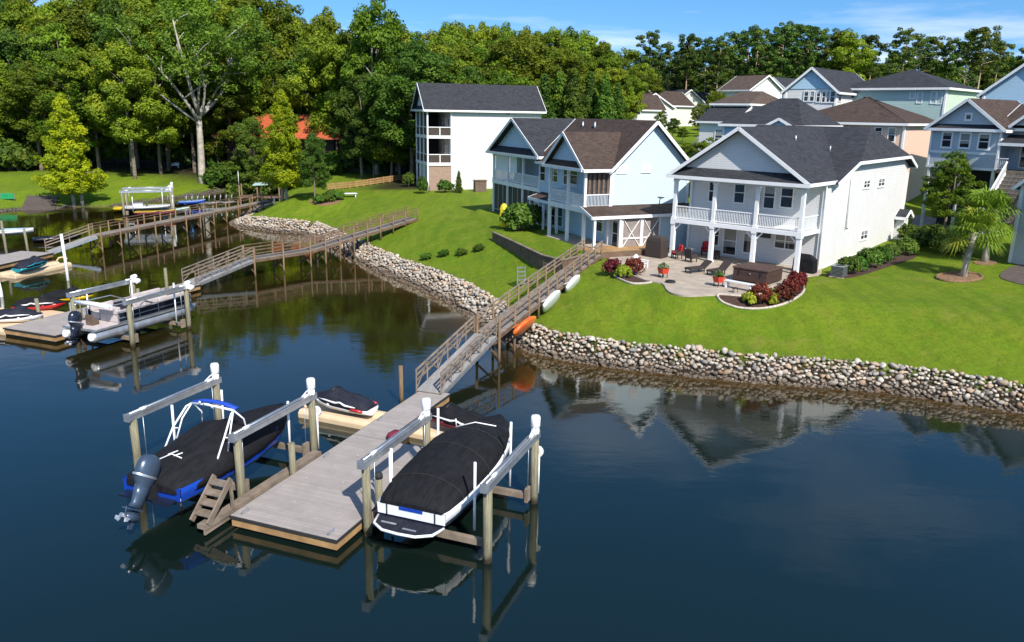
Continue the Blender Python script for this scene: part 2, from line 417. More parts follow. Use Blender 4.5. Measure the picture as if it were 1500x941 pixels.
# ------------------------------------------------------------------ water
wx = axis_(-60, 40, 1.0, -3000, 3000, 1.3); wy = axis_(8, 100, 1.0, -600, 600, 1.3)
water, WP, _ = grid_mesh('water', wx, wy, lambda P: np.zeros(len(P)))
wd = sdist(WP, LAND)
vattr(water.data, 'shallow', np.where(wd > 0, 1, np.exp(wd / 1.5)))
vattr(water.data, 'inner', ss(32, 50, WP[:, 1]) * ss(24, 7, WP[:, 0]))
def m_water():
    n = N('lake_water'); v = n.geo()
    def A(k): q = n.n('ShaderNodeAttribute'); q.attribute_name = k; return q.outputs['Fac']
    c = n.mix(A('inner'), (.0045, .0105, .0080), (.0165, .0135, .0030))  # olive of the inner water paints the tree reflections into its base colour
    c = n.mix(A('shallow'), c, (.075, .042, .012))
    n.col(c)
    w1 = n.noise(n.geo((1, 1.6, 1)), 1.1, 3, .5); w2 = n.noise(n.geo((1, 1.9, 1)), 4.2, 2, .5); w3 = n.noise(n.geo((1, 1, 1)), .22, 2, .5)
    h = n.math('ADD', n.math('MULTIPLY', w1, .6), n.math('ADD', n.math('MULTIPLY', w2, .26), n.math('MULTIPLY', w3, 1.4)))
    patch = n.ramp(n.noise(n.geo((1, 2.2, 1)), .07, 4), [(.40, .25), (.62, 1.25)])
    n.bump(n.math('MULTIPLY', h, patch), .15, .04)
    n.b.inputs['IOR'].default_value = 1.72; n.b.inputs['Specular Tint'].default_value = (1, .95, .84, 1)
    m_ = n.set(.025); n.l(n.ramp(n.noise(n.geo((1, 2.4, 1)), .055, 5, .6), [(.40, .012), (.68, .085)]), n.b.inputs['Roughness'])
    return m_
water.data.materials.append(m_water()); tag(water, kind='structure')

# ------------------------------------------------------------------ sky and sun
SUN_EL, SUN_AZ = R(42), R(155)
sd_ = Vector((math.sin(SUN_AZ) * math.cos(SUN_EL), math.cos(SUN_AZ) * math.cos(SUN_EL), math.sin(SUN_EL)))
w = bpy.data.worlds.new('World'); SC.world = w; w.use_nodes = True
wt = w.node_tree; bg = wt.nodes['Background']; bg.inputs['Strength'].default_value = .085
sky = wt.nodes.new('ShaderNodeTexSky'); sky.sky_type = 'NISHITA'; sky.sun_disc = False; sky.sun_elevation = SUN_EL; sky.sun_rotation = SUN_AZ
sky.air_density = 1.0; sky.dust_density = .25; sky.ozone_density = 2.2
tc = wt.nodes.new('ShaderNodeTexCoord'); sx = wt.nodes.new('ShaderNodeSeparateXYZ'); wt.links.new(tc.outputs['Generated'], sx.inputs[0])
def wm(op, a, b=0.0):
    q = wt.nodes.new('ShaderNodeMath'); q.operation = op
    for i, v in ((0, a), (1, b)):
        if hasattr(v, 'is_output'): wt.links.new(v, q.inputs[i])
        else: q.inputs[i].default_value = v
    return q.outputs[0]
zz = wm('ADD', wm('MULTIPLY', wm('MAXIMUM', sx.outputs[2], 0.0), 1.15), .12)
cb = wt.nodes.new('ShaderNodeCombineXYZ'); wt.links.new(sx.outputs[0], cb.inputs[0]); wt.links.new(sx.outputs[1], cb.inputs[1]); wt.links.new(zz, cb.inputs[2])
nm = wt.nodes.new('ShaderNodeVectorMath'); nm.operation = 'NORMALIZE'; wt.links.new(cb.outputs[0], nm.inputs[0]); wt.links.new(nm.outputs[0], sky.inputs[0])
hs = wt.nodes.new('ShaderNodeHueSaturation'); hs.inputs['Saturation'].default_value = 1.32; hs.inputs['Value'].default_value = 1.42; hs.inputs['Hue'].default_value = .5; wt.links.new(sky.outputs[0], hs.inputs['Color'])
# wisps of cloud on a flat layer overhead
zc = wm('ADD', wm('MAXIMUM', sx.outputs[2], 0.0), .03)
cv = wt.nodes.new('ShaderNodeCombineXYZ'); wt.links.new(wm('DIVIDE', sx.outputs[0], zc), cv.inputs[0]); wt.links.new(wm('DIVIDE', sx.outputs[1], zc), cv.inputs[1])
cn = wt.nodes.new('ShaderNodeTexNoise'); cn.inputs['Scale'].default_value = .32; cn.inputs['Detail'].default_value = 6; cn.inputs['Roughness'].default_value = .55; wt.links.new(cv.outputs[0], cn.inputs['Vector'])
cr = wt.nodes.new('ShaderNodeValToRGB'); cr.color_ramp.elements[0].position = .49; cr.color_ramp.elements[1].position = .78; wt.links.new(cn.outputs['Fac'], cr.inputs['Fac'])
mx = wt.nodes.new('ShaderNodeMix'); mx.data_type = 'RGBA'; wt.links.new(cr.outputs['Color'], mx.inputs[0]); wt.links.new(hs.outputs[0], mx.inputs[6]); mx.inputs[7].default_value = (8.5, 9.2, 10.2, 1)
wt.links.new(mx.outputs[2], bg.inputs['Color'])
sl = bpy.data.lights.new('sun', 'SUN'); sl.energy = 4.3; sl.angle = R(.53); sl.color = (1, .95, .87)
so = bpy.data.objects.new('sun', sl); COL.objects.link(so); so.location = sd_ * 200
so.rotation_euler = sd_.to_track_quat('Z', 'Y').to_euler()
SC.view_settings.view_transform = 'Standard'; SC.view_settings.look = 'None'; SC.view_settings.gamma = 1; SC.view_settings.exposure = 0.62
SC.cycles.max_bounces = 6; SC.cycles.diffuse_bounces = 3; SC.cycles.glossy_bounces = 3; SC.cycles.transparent_max_bounces = 8; SC.cycles.caustics_reflective = False; SC.cycles.caustics_refractive = False

# ------------------------------------------------------------------ stones of the bank
def m_rock():
    n = N('bank_stone'); oi = n.n('ShaderNodeObjectInfo'); v = n.coord('Object')
    q = n.n('ShaderNodeAttribute'); q.attribute_name = 'tone'; r = n.math('FRACT', n.math('ADD', oi.outputs['Random'], q.outputs['Fac']))
    c = n.ramp(r, [(0, (.33, .29, .24)), (.2, (.56, .50, .40)), (.4, (.44, .31, .19)), (.5, (.17, .165, .16)), (.64, (.60, .54, .45)), (.8, (.42, .36, .30)), (.92, (.46, .27, .14)), (1, (.52, .48, .41))])
    c = n.mix(n.ramp(n.noise(v, 4, 5, .6), [(.4, 0), (.7, .6)]), c, (.2, .17, .14))
    g = n.n('ShaderNodeNewGeometry'); sx = n.n('ShaderNodeSeparateXYZ'); n.l(g.outputs['Position'], sx.inputs[0])
    z = n.math('ADD', sx.outputs[2], n.math('MULTIPLY', n.noise(n.geo(), .8, 4), .4))
    c = n.mix(n.ramp(z, [(.42, .85), (.72, 0)]), c, (.07, .045, .025))
    n.col(c); n.bump(n.noise(v, 8, 4), .5, .05); return n.set(.85)
W['rock'] = m_rock()
def rock_mb(seed, c=(0, 0, 0), r=1.0, mb=None):
    rg = random.Random(seed); mb = mb or MB()
    axs = [Vector((rg.gauss(0, 1), rg.gauss(0, 1), rg.gauss(0, 1))).normalized() for _ in range(9)]
    dd = [rg.uniform(.45, .8) for _ in axs]; sx, sy, sz = rg.uniform(.85, 1.4), rg.uniform(.75, 1.05), rg.uniform(.55, .85)
    a0 = rg.uniform(0, 6); rings = []
    for i in range(6):
        t = math.pi * (i + .15) / 5.3; ring = []
        for j in range(9):
            a = 2 * math.pi * j / 9 + a0; p = Vector((math.sin(t) * math.cos(a), math.sin(t) * math.sin(a), -math.cos(t)))
            k = min([1.0] + [dk / max(p.dot(ax), 1e-3) for ax, dk in zip(axs, dd) if p.dot(ax) > 0])
            p = p * k; ca, sa = math.cos(a0), math.sin(a0)
            q = Vector((p.x * sx, p.y * sy, p.z * sz)); ring.append((c[0] + (q.x * ca - q.y * sa) * r, c[1] + (q.x * sa + q.y * ca) * r, c[2] + q.z * r))
        rings.append(ring)
    return mb.loft(rings, 0, True, True)
rock_me = [rock_mb(50 + i) for i in range(10)]
shore = [Vector(p) for p in LAND[2:4 + 23]]
spots = []
rr = random.Random(3)
for a, b in zip(shore[:-1], shore[1:]):
    L = (b - a).length; nrm = Vector(((b - a).y, -(b - a).x)).normalized()
    q = (a + b) / 2 + nrm * .3
    if sdist([q], LAND)[0] < 0: nrm = -nrm
    for _ in range(int(L * 170)):
        t = rr.random(); o_ = rr.uniform(-.2, .92); p = a.lerp(b, t); o_ *= float(bank_w(p.x)); p = p + nrm * o_
        spots.append((p.x, p.y, rr.choice((.10, .11, .13, .14, .16, .18, .21, .25))))
keep = []; cell = {}
for x, y, r in spots:                                    # thin out the overlaps
    k = (int(x / .4), int(y / .4)); ok = True
    for i in (-1, 0, 1):
        for j in (-1, 0, 1):
            for (x2, y2, r2) in cell.get((k[0] + i, k[1] + j), ()):
                if (x - x2) ** 2 + (y - y2) ** 2 < ((r + r2) * .52) ** 2: ok = False
    if ok: cell.setdefault(k, []).append((x, y, r)); keep.append((x, y, r))
hh = height([(x, y) for x, y, r in keep])
keep = [(x, y, float(z), r) for (x, y, r), z in zip(keep, hh)]
def inframe(k):
    px, py = proj(k[:3]); return -10 < px < 1510
keep.sort(key=lambda k: -(k[3] / math.hypot(k[0], k[1])) * (1 if inframe(k) else 0))
protos = []
for i, (x, y, z, r) in enumerate(keep[:300]):
    if i < 10:
        o = rock_me[i].build('bank_stone', W['rock']); protos.append(o)
    else:
        o = protos[i % 10].copy(); COL.objects.link(o)
    o.location = (x, y, z + r * .42); o.scale = (r * 1.15,) * 3; o.rotation_euler = (rr.uniform(-.4, .4), rr.uniform(-.4, .4), rr.uniform(0, 6.3))
    tag(o, 'rounded weathered stone lying in the rock bank below the lawn', 'rock', 'loose stones of the rock bank')
mb = MB(); tones = []
for i, (x, y, z, r) in enumerate(keep[300:]):
    n0 = len(mb.v); rock_mb(900 + i % 57, (x, y, z + r * .42), r * 1.15, mb); tones += [rr.random()] * (len(mb.v) - n0)
o = mb.build('rock_bank', W['rock']); vattr(o.data, 'tone', tones)
tag(o, 'grey and tan rip rap rocks heaped along the shore behind the nearer stones', 'rocks', kind='stuff')
print('rocks', len(keep))

# ------------------------------------------------------------------ house kit
# a house stands on an Empty: local -x is the face towards the water, +y runs to its left, -y is its right side
def local(root, p):
    M = Matrix.Translation(root.location) @ Matrix.Rotation(root.rotation_euler.z, 4, 'Z')
    return M.inverted() @ Vector(p)
def hit(root, px, py, face, pos):
    """where the sight line through a place in the photograph meets a wall plane of the house: (along, z)"""
    o = local(root, CAM); d = local(root, CAM + ray(px, py)) - o
    k = 0 if face[1] == 'x' else 1
    p = o + d * ((pos - o[k]) / d[k]); return (p.y, p.z) if k == 0 else (p.x, p.z)
def fp(face, pos):
    s = -1 if face[0] == '-' else 1
    if face[1] == 'x': return lambda u, z, o: (pos + s * o, u, z)
    return lambda u, z, o: (u, pos + s * o, z)
def slab(mb, f, u0, u1, z0, z1, o0, o1, m=0):
    a = f(u0, z0, o0); b = f(u1, z1, o1)
    mb.box(min(a[0], b[0]), max(a[0], b[0]), min(a[1], b[1]), max(a[1], b[1]), min(a[2], b[2]), max(a[2], b[2]), m)
def window(root, face, pos, u0, u1, z0, z1, mull=1, mid=True, glass=None, name='window', trim=None, t=.09, label=None):
    f = fp(face, pos); u0, u1 = min(u0, u1), max(u0, u1); z0, z1 = min(z0, z1), max(z0, z1)
    mb = MB()
    slab(mb, f, u0 - t, u1 + t, z1, z1 + t * 1.2, .0, .07); slab(mb, f, u0 - t, u1 + t, z0 - t * 1.2, z0, .0, .085)
    slab(mb, f, u0 - t, u0, z0, z1, .0, .07); slab(mb, f, u1, u1 + t, z0, z1, .0, .07)
    for k in range(1, mull): um = u0 + (u1 - u0) * k / mull; slab(mb, f, um - .04, um + .04, z0, z1, .005, .06)
    if mid: zm = (z0 + z1) / 2; slab(mb, f, u0, u1, zm - .03, zm + .03, .005, .05)
    w = mb.build(name, trim or W['trim'], root)
    if label: w['label'] = label
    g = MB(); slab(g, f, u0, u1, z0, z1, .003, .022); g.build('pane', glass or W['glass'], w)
    return w
def wpx(root, face, pos, r, **k):
    x0, y0, x1, y1 = r; ym = (y0 + y1) / 2; xm = (x0 + x1) / 2
    ua = hit(root, x0, ym, face, pos)[0]; ub = hit(root, x1, ym, face, pos)[0]
    za = hit(root, xm, y1, face, pos)[1]; zb = hit(root, xm, y0, face, pos)[1]
    return window(root, face, pos, ua, ub, za, zb, **k)
def railing(root, p, q, h=1.0, name='railing', m=None, step=.13, r=.035):
    p = Vector(p); q = Vector(q); L = (q - p).length; mb = MB()
    up = Vector((0, 0, 1))
    mb.bar(p + up * h, q + up * h, .1, .07); mb.bar(p + up * .12, q + up * .12, .06, .06)
    n = max(2, int(L / step))
    for i in range(1, n): c = p.lerp(q, i / n); mb.bar(c + up * .15, c + up * (h - .035), r, r)
    return mb.build(name, m or W['trim'], root)
def post(root, x, y, z0, z1, s=.24, m=None, name='post', cap=True):
    mb = MB(); mb.box(x - s / 2, x + s / 2, y - s / 2, y + s / 2, z0, z1)
    if cap: mb.box(x - s * .68, x + s * .68, y - s * .68, y + s * .68, z0, z0 + .16); mb.box(x - s * .68, x + s * .68, y - s * .68, y + s * .68, z1 - .14, z1)
    return mb.build(name, m or W['trim'], root)
def roof_faces(root, pts, faces, mat, name='roof', th=.13, edges=(), gut=.16, trim=None):
    """roof planes with thickness; white trim boards along the named edges"""
    mb = MB(); n = len(pts)
    lo = [(x, y, z - th) for x, y, z in pts]
    mb.add(list(pts) + lo, [tuple(f) for f in faces] + [tuple(i + n for i in reversed(f)) for f in faces])
    cnt = {}
    for f in faces:
        for a, b in zip(f, f[1:] + f[:1]): cnt[(a, b)] = 1
    side = [(a, b) for a, b in cnt if (b, a) not in cnt]
    mb.add(list(pts) + lo, [(b, a, a + n, b + n) for a, b in side])
    r = mb.build(name, mat, root)
    if edges is None: edges = side
    if edges:
        t = MB(); cx = sum(p[0] for p in pts) / n; cy = sum(p[1] for p in pts) / n
        for a, b in edges:
            p = Vector(pts[a]); q = Vector(pts[b]); d = (q - p); d.z = 0
            nn = Vector((d.y, -d.x, 0)); nn = nn.normalized() if nn.length > 1e-6 else Vector((1, 0, 0))
            if nn.dot((p + q) / 2 - Vector((cx, cy, 0)) - Vector((0, 0, ((p + q) / 2).z))) < 0: nn = -nn
            off = nn * .035 + Vector((0, 0, -th * .5 - .06))
            t.bar(p + off, q + off, .06, gut + .09)
        t.build('roof_trim', trim or W['trim'], r)
    return r
def gable(root, axis, u0, u1, v0, v1, ze, zr, mat, name='roof', vm=None, th=.13, ends=(1, 1), eaves=(1, 1)):
    vm = (v0 + v1) / 2 if vm is None else vm
    P = (lambda u, v, z: (u, v, z)) if axis == 'x' else (lambda u, v, z: (v, u, z))
    pts = [P(u0, v0, ze), P(u1, v0, ze), P(u1, vm, zr), P(u0, vm, zr), P(u0, v1, ze), P(u1, v1, ze)]
    fs = [[0, 1, 2, 3], [3, 2, 5, 4]]
    if axis == 'y': fs = [list(reversed(f)) for f in fs]
    ed = []
    if ends[0]: ed += [(0, 3), (3, 4)]
    if ends[1]: ed += [(1, 2), (2, 5)]
    if eaves[0]: ed.append((0, 1))
    if eaves[1]: ed.append((4, 5))
    return roof_faces(root, pts, fs, mat, name, th, ed)
def hip(root, x0, x1, y0, y1, ze, zr, mat, axis='y', inset=None, name='roof', inset2=None, trim=None):
    if axis == 'y':
        i = (x1 - x0) / 2 if inset is None else inset; j = i if inset2 is None else inset2; xm = (x0 + x1) / 2
        pts = [(x0, y0, ze), (x1, y0, ze), (x1, y1, ze), (x0, y1, ze), (xm, y0 + i, zr), (xm, y1 - j, zr)]
        fs = [[0, 1, 4], [1, 2, 5, 4], [2, 3, 5], [3, 0, 4, 5]]
    else:
        i = (y1 - y0) / 2 if inset is None else inset; j = i if inset2 is None else inset2; ym = (y0 + y1) / 2
        pts = [(x0, y0, ze), (x1, y0, ze), (x1, y1, ze), (x0, y1, ze), (x0 + i, ym, zr), (x1 - j, ym, zr)]
        fs = [[0, 1, 5, 4], [1, 2, 5], [2, 3, 4, 5], [3, 0, 4]]
    return roof_faces(root, pts, fs, mat, name, .13, [(0, 1), (1, 2), (2, 3), (3, 0)], trim=trim)
def gfill(root, x0, y0, y1, ze, zr, zb, mat, name='gable_wall', th=.2):
    # the triangle of wall under a gable, kept just below its roof
    ym = (y0 + y1) / 2; s = (zr - ze) / (ym - y0); top = zr - .17 - .02; k = (top - zb) / s
    mb = MB(); mb.ext([(x0, ym - k, zb), (x0, ym, top), (x0, ym + k, zb)], (th, 0, 0)); return mb.build(name, mat, root)
def corner(mb, x, y, z0, z1, s=.16): mb.box(x - s / 2, x + s / 2, y - s / 2, y + s / 2, z0, z1)
def part(root, name, mat, *boxes):
    mb = MB()
    for b in boxes: mb.box(*b)
    return mb.build(name, mat, root)

# ------------------------------------------------------------------ the white house with the two-storey porch
def white_house():
    h = thing('porch_house', 'white two-storey house with black shingle roof and a two-level columned porch above the patio', 'house', (20.4, 57.2, 3.27), R(48))
    PW = 10.3; X0 = 3.0
    mb = MB()
    sec = [(X0, -.4), (X0, 6.3), (4.3, 6.3), (8.0, 7.6), (20.0, 7.68), (21.5, 7.0), (21.5, -.4)]
    mb.ext([(x, -.3, z) for x, z in sec], (0, PW + .6, 0))
    mb.build('wall', W['side_white'], h)
    t = MB()
    for (x, y) in ((X0 - .01, -.31), (21.5, -.31), (X0 - .01, PW + .31)): t = MB(); corner(t, x, y, -.3, 6.35, .2); t.build('corner_board', W['trim'], h)
    t = MB(); t.box(X0 + .12, 21.38, -.335, -.28, -.4, .25); t.build('skirting', W['trim'], h)
    # main roof, its right end clipped
    A = [(4.0, -.8, 6.35), (8.0, -.8, 7.77), (20.2, -.8, 7.9), (22.3, -.8, 6.95), (15.0, 1.1, 10.25), (15.0, 11.2, 10.25), (4.0, 11.2, 6.35), (22.3, 11.2, 6.95)]
    roof_faces(h, A, [[0, 1, 4, 5, 6], [2, 3, 7, 5, 4], [1, 2, 4]][:3], W['sh_black'], 'main_roof', .13, [(0, 1), (1, 2), (2, 3), (3, 7)])
    # front wing
    B = [(-.5, -.55, 6.5), (4.7, -.55, 6.5), (15.0, 5.15, 10.23), (-.5, 5.15, 10.23), (-.5, 10.85, 6.5), (4.7, 10.85, 6.5)]
    roof_faces(h, B, [[0, 1, 2, 3], [3, 2, 5, 4]], W['sh_black'], 'porch_roof', .13, [(0, 3), (3, 4), (0, 1)])
    gfill(h, .15, -.55, 10.85, 6.5, 10.23, 6.9, W['side_white'])
    roof_faces(h, [(-.6, -.6, 6.44), (.15, .62, 7.08), (.15, 9.68, 7.08), (-.6, 10.9, 6.44)], [[0, 3, 2, 1]], W['sh_black'], 'skirt_roof', .1, [(0, 3)])
    part(h, 'ceiling', W['trim'], (-.05, X0, -.1, PW + .1, 6.28, 6.36))
    part(h, 'beam', W['trim'], (-.16, .16, -.16, PW + .16, 6.06, 6.27), (.16, X0, -.16, .16, 6.06, 6.27))
    part(h, 'balcony_floor', W['trim'], (-.2, X0, -.2, PW + .2, 2.72, 3.02))
    ys = [0, 3.43, 6.87, PW]
    for y in ys:
        post(h, 0, y, 3.02, 6.06, .26, name='upper_column')
        c = post(h, 0, y, -.02, 2.72, .30, name='lower_column')
        b = MB()
        for s in (-1, 1):
            if 0 <= y + s * .5 <= PW: b.bar((0, y + s * .14, 2.15), (0, y + s * .62, 2.66), .09, .09)
        b.build('bracket', W['trim'], c)
    for a, b in zip(ys[:-1], ys[1:]): railing(h, (0, a + .13, 3.02), (0, b - .13, 3.02), 1.0)
    railing(h, (.13, 0, 3.02), (X0 - .1, 0, 3.02), 1.0)
    wi = lambda f, p, x0, y0, x1, y1, **k: wpx(h, f, p, (960 + x0 * .255, 180 + y0 * .255, 960 + x1 * .255, 180 + y1 * .255), **k)
    for r in ((312, 335, 345, 450), (458, 345, 512, 458), (725, 363, 790, 485)): wi('-x', X0, *r)
    wi('-x', X0, 628, 362, 685, 490, name='balcony_door', glass=W['glass'])
    part(h, 'shutter', W['dark_house'], (X0 - .04, X0, hit(h, 960 + 605 * .255, 290, '-x', X0)[0], hit(h, 960 + 575 * .255, 290, '-x', X0)[0], 3.05, 5.4))
    wi('-x', X0, 315, 592, 365, 700); wi('-x', X0, 395, 600, 465, 755, name='patio_door'); wi('-x', X0, 690, 640, 805, 722, mull=2)
    wi('-x', X0, 510, 640, 556, 745, name='side_door', mid=False)
    a = hit(h, 960 + 583 * .255, 180 + 655 * .255, '-x', X0); b = hit(h, 960 + 667 * .255, 180 + 612 * .255, '-x', X0)
    part(h, 'outdoor_screen', W['black'], (X0 - .1, X0 - .005, b[0], a[0], a[1], b[1]))
    ws = lambda x0, y0, x1, y1, **k: wpx(h, '-y', -.3, (1160 + x0 * .2444, 220 + y0 * .2444, 1160 + x1 * .2444, 220 + y1 * .2444), **k)
    ws(430, 184, 464, 222, mull=2, t=.12); ws(518, 174, 552, 213, mull=2, t=.12); ws(412, 486, 449, 530, mull=2, t=.12)
    u, z = hit(h, 1160 + 318 * .2444, 220 + 460 * .2444, '-y', -.3)
    d = MB(); d.tube([(u, -.38, z - .2), (u, -.38, z + 3.5), (u, -.36, z + 3.7)], .05, 6); d.box(u + .25, u + .6, -.44, -.3, z - .1, z + .45); d.build('meter_pipe', W['trim'], h)
    # small entry bay at the back corner
    part(h, 'bay', W['side_white'], (19.9, 21.4, -.95, -.32, -.4, 2.6))
    gable(h, 'y', -1.25, -.33, 19.6, 21.7, 2.6, 3.2, W['sh_black'], 'bay_roof')
    gut = MB(); gut.tube([(X0 - .12, -.42, .0), (X0 - .12, -.42, 5.9), (X0 - .3, -.5, 6.3)], .05, 6); gut.build('downspout', W['trim'], h)
    for (x, y, z) in ((6.0, 3.6, 9.25), (9.5, 2.2, 8.45)): v = MB(); v.tube([(x, y, z - .2), (x, y, z + .35)], .07, 8); v.build('roof_vent', W['alu'], h)
    return h
porch_house = white_house()

# ------------------------------------------------------------------ the pale blue house with brown and black roofs
def blue_house():
    h = thing('townhouse', 'pale blue two-storey house with a brown and a black roof and white balconies', 'house', (8.0, 67.0, 3.66), R(24.9))
    D, L = 7.6, 13.0
    mb = MB(); mb.ext([(0, 0, -.6), (0, 0, 6.35), (D / 2, 0, 10.0), (D, 0, 6.35), (D, 0, -.6)], (0, L, 0)); mb.build('wall', W['side_blue'], h)
    gable(h, 'y', -.55, L + .2, -.5, D + .5, 6.1, 10.12, W['sh_brown'], 'brown_roof')
    for x in (0, D): t = MB(); corner(t, x, -.005, -.3, 6.2, .2); t.build('corner_board', W['trim'], h)
    # porch with the small gable
    PX, PY = -2.5, 6.1; FL = 3.1
    part(h, 'balcony_floor', W['trim'], (PX - .12, 0, -.12, PY + .12, FL - .42, FL))
    for (x, y) in ((PX, 0), (PX, PY * .46), (PX, PY), (-.12, -.02)):
        post(h, x, y, FL, 6.05, .22, name='upper_column')
        post(h, x, y, -.4 if x < -1 else -.2, FL - .42, .24, name='lower_column', cap=False)
    for a, b in ((0, PY * .46), (PY * .46, PY)): railing(h, (PX, a + .11, FL), (PX, b - .11, FL), 1.05)
    railing(h, (PX + .11, 0, FL), (-.25, 0, FL), 1.05); railing(h, (PX + .11, PY, FL), (-.05, PY, FL), 1.05)
    part(h, 'beam', W['trim'], (PX - .15, PX + .15, -.15, PY + .15, 6.05, 6.3), (PX + .15, 0, -.15, .15, 6.05, 6.3), (PX + .15, 0, PY - .15, PY + .15, 6.05, 6.3))
    B = [(PX - .55, -.6, 6.25), (-.3, -.6, 6.25), (2.6, PY / 2, 9.1), (PX - .55, PY / 2, 9.1), (PX - .55, PY + .6, 6.25), (-.3, PY + .6, 6.25)]
    roof_faces(h, B, [[0, 1, 2, 3], [3, 2, 5, 4]], W['sh_brown'], 'porch_roof', .13, [(0, 3), (3, 4), (0, 1)])
    gfill(h, PX - .05, -.6, PY + .6, 6.25, 9.1, 6.6, W['side_blue'])
    roof_faces(h, [(PX - .62, -.5, 6.27), (PX - .05, .35, 6.75), (PX - .05, PY - .35, 6.75), (PX - .62, PY + .5, 6.27)], [[0, 3, 2, 1]], W['sh_brown'], 'skirt_roof', .1, [(0, 3)])
    f = lambda x0, y0, x1, y1: (680 + x0 / 4.091, 150 + y0 / 4.091, 680 + x1 / 4.091, 150 + y1 / 4.091)
    wpx(h, '-x', 0, f(512, 400, 562, 475), mull=2); wpx(h, '-x', 0, f(600, 385, 622, 490), name='balcony_door'); wpx(h, '-x', 0, f(640, 385, 680, 490), name='balcony_door')
    wpx(h, '-x', 0, f(455, 380, 487, 468))
    c = MB()
    for i in range(5): x = PX + .35 + i * .44; c.box(x, x + .2, .05, .12, FL + 1.1, 5.9)
    c.build('curtain', W['brown_wall'], h)
    part(h, 'curtain_screen', W['screen'], (PX + .2, -.25, .14, .17, FL + 1.05, 5.93))
    # lower rooms behind the porch
    wpx(h, '-x', 0, f(520, 625, 545, 735), name='patio_door'); wpx(h, '-x', 0, f(560, 630, 590, 740), name='patio_door', glass=W['glass_teal'])
    part(h, 'patio_slab', W['concrete'], (PX - .4, 0, -1.6, PY + .3, -.25, .02))
    # vents of the gable end
    for r in ((908, 380, 980, 430), (1057, 372, 1120, 425)):
        x0, y0, x1, y1 = f(*r); ua, z0 = hit(h, x0, y1, '-y', 0); ub, z1 = hit(h, x1, y0, '-y', 0); v = MB()
        v.box(ua, ub, -.06, 0, z0, z1)
        for k in range(7): zz = z0 + (z1 - z0) * (k + .5) / 7; v.box(ua + .06, ub - .06, -.09, -.061, zz - .03, zz + .03)
        v.build('louvred_vent', W['trim'], h)
    # lean-to along the gable end
    roof_faces(h, [(PX - .35, -1.95, 2.62), (D + .3, -1.95, 2.62), (D + .3, .0, 3.25), (PX - .35, .0, 3.25)], [[0, 1, 2, 3]], W['sh_brown'], 'lean_to_roof', .1, [(0, 1), (0, 3), (1, 2)])
    for x in (PX, -.1): post(h, x, -1.75, -.3, 2.5, .2, name='lower_column', cap=False)
    part(h, 'lean_to_wall', W['side_blue'], (3.9, D, -1.6, -.01, -.6, 2.55))
    def door(x0, x1):
        d = MB(); y = -1.72; z0, z1 = -.1, 2.42
        for a in (x0, x1): d.box(a - .06, a + .06, y - .04, y + .04, z0, z1)
        for z in (z0, z1, .05 + (z0 + z1) / 2 - .5): d.box(x0, x1, y - .035, y + .035, z - .06, z + .06)
        d.bar((x0, y, z0), (x1, y, z1), .07, .05); d.bar((x0, y, z1), (x1, y, z0), .065, .045)
        o = d.build('screen_door', W['trim'], h); s = MB(); s.box(x0, x1, y + .05, y + .07, z0, z1); s.build('mesh_panel', W['mesh_door'], o)
    door(.15, 1.95); door(2.1, 3.8)
    wpx(h, '-x', 0.0, f(785, 660, 830, 770), name='side_door')
    part(h, 'inner_wall', W['side_blue'], (.0, .12, -1.55, -.02, -.3, 2.55)); 
    window(h, '-x', 0.0, -1.35, -.55, 0.0, 2.1, name='side_door')
    # satellite dish
    s = MB(); s.tube([(4.2, -.9, 2.95), (4.2, -.9, 3.6), (4.1, -1.15, 3.85)], .04, 6); s.lathe([(0.02, 0), (.2, .04), (.33, .14), (.34, .15), (.05, .03)], (4.1, -1.2, 3.8), 12)
    s.build('satellite_dish', W['alu'], h)
    # black-roofed wing
    y0, y1, DX = 13.0, 24.3, 10.5; ym = (y0 + y1) / 2; WL = 3.5
    mb = MB(); mb.ext([(2.4, y0 + .02, -.8), (2.4, y0 + .02, 6.7), (2.4, ym, 9.9), (2.4, y1, 6.7), (2.4, y1, -.8)], (DX - 2.4, 0, 0)); mb.build('wing_wall', W['side_blue'], h)
    gable(h, 'x', -.6, DX + .4, y0 - .6, y1 + .6, 6.55, 10.05, W['sh_black'], 'black_roof')
    gfill(h, .1, y0 - .6, y1 + .6, 6.55, 10.05, 6.95, W['side_blue'])
    roof_faces(h, [(-.7, y0 - .65, 6.5), (.1, y0 + .5, 7.12), (.1, y1 - .5, 7.12), (-.7, y1 + .65, 6.5)], [[0, 3, 2, 1]], W['sh_black'], 'skirt_roof', .1, [(0, 3)])
    part(h, 'beam', W['trim'], (-.15, .15, y0 - .1, y1 + .15, 6.15, 6.5), (.15, 2.4, y1 - .15, y1 + .15, 6.15, 6.5))
    part(h, 'balcony_floor', W['trim'], (-.15, 2.4, y0, y1 + .15, WL - .4, WL))
    ys = [y0 + .1, y0 + 3.9, y0 + 7.6, y1]
    for y in ys: post(h, 0, y, WL, 6.15, .22, name='upper_column'); post(h, 0, y, -.6, WL - .4, .24, name='lower_column', cap=False)
    for a, b in zip(ys[:-1], ys[1:]): railing(h, (0, a + .11, WL), (0, b - .11, WL), 1.05)
    railing(h, (.11, y1, WL), (2.35, y1, WL), 1.05)
    s = MB()
    for a, b in ((ys[2], ys[3]), (ys[1] + 1.7, ys[2])): s.box(.12, .15, a + .15, b - .15, WL + 1.08, 6.12)
    s.build('sun_shade', W['trim'], h)
    s = MB()
    for a, b in zip(ys[:-1], ys[1:]): s.box(.02, .05, a + .12, b - .12, -.6, WL - .42)
    s.build('insect_screen', W['screen'], h)
    s = MB()
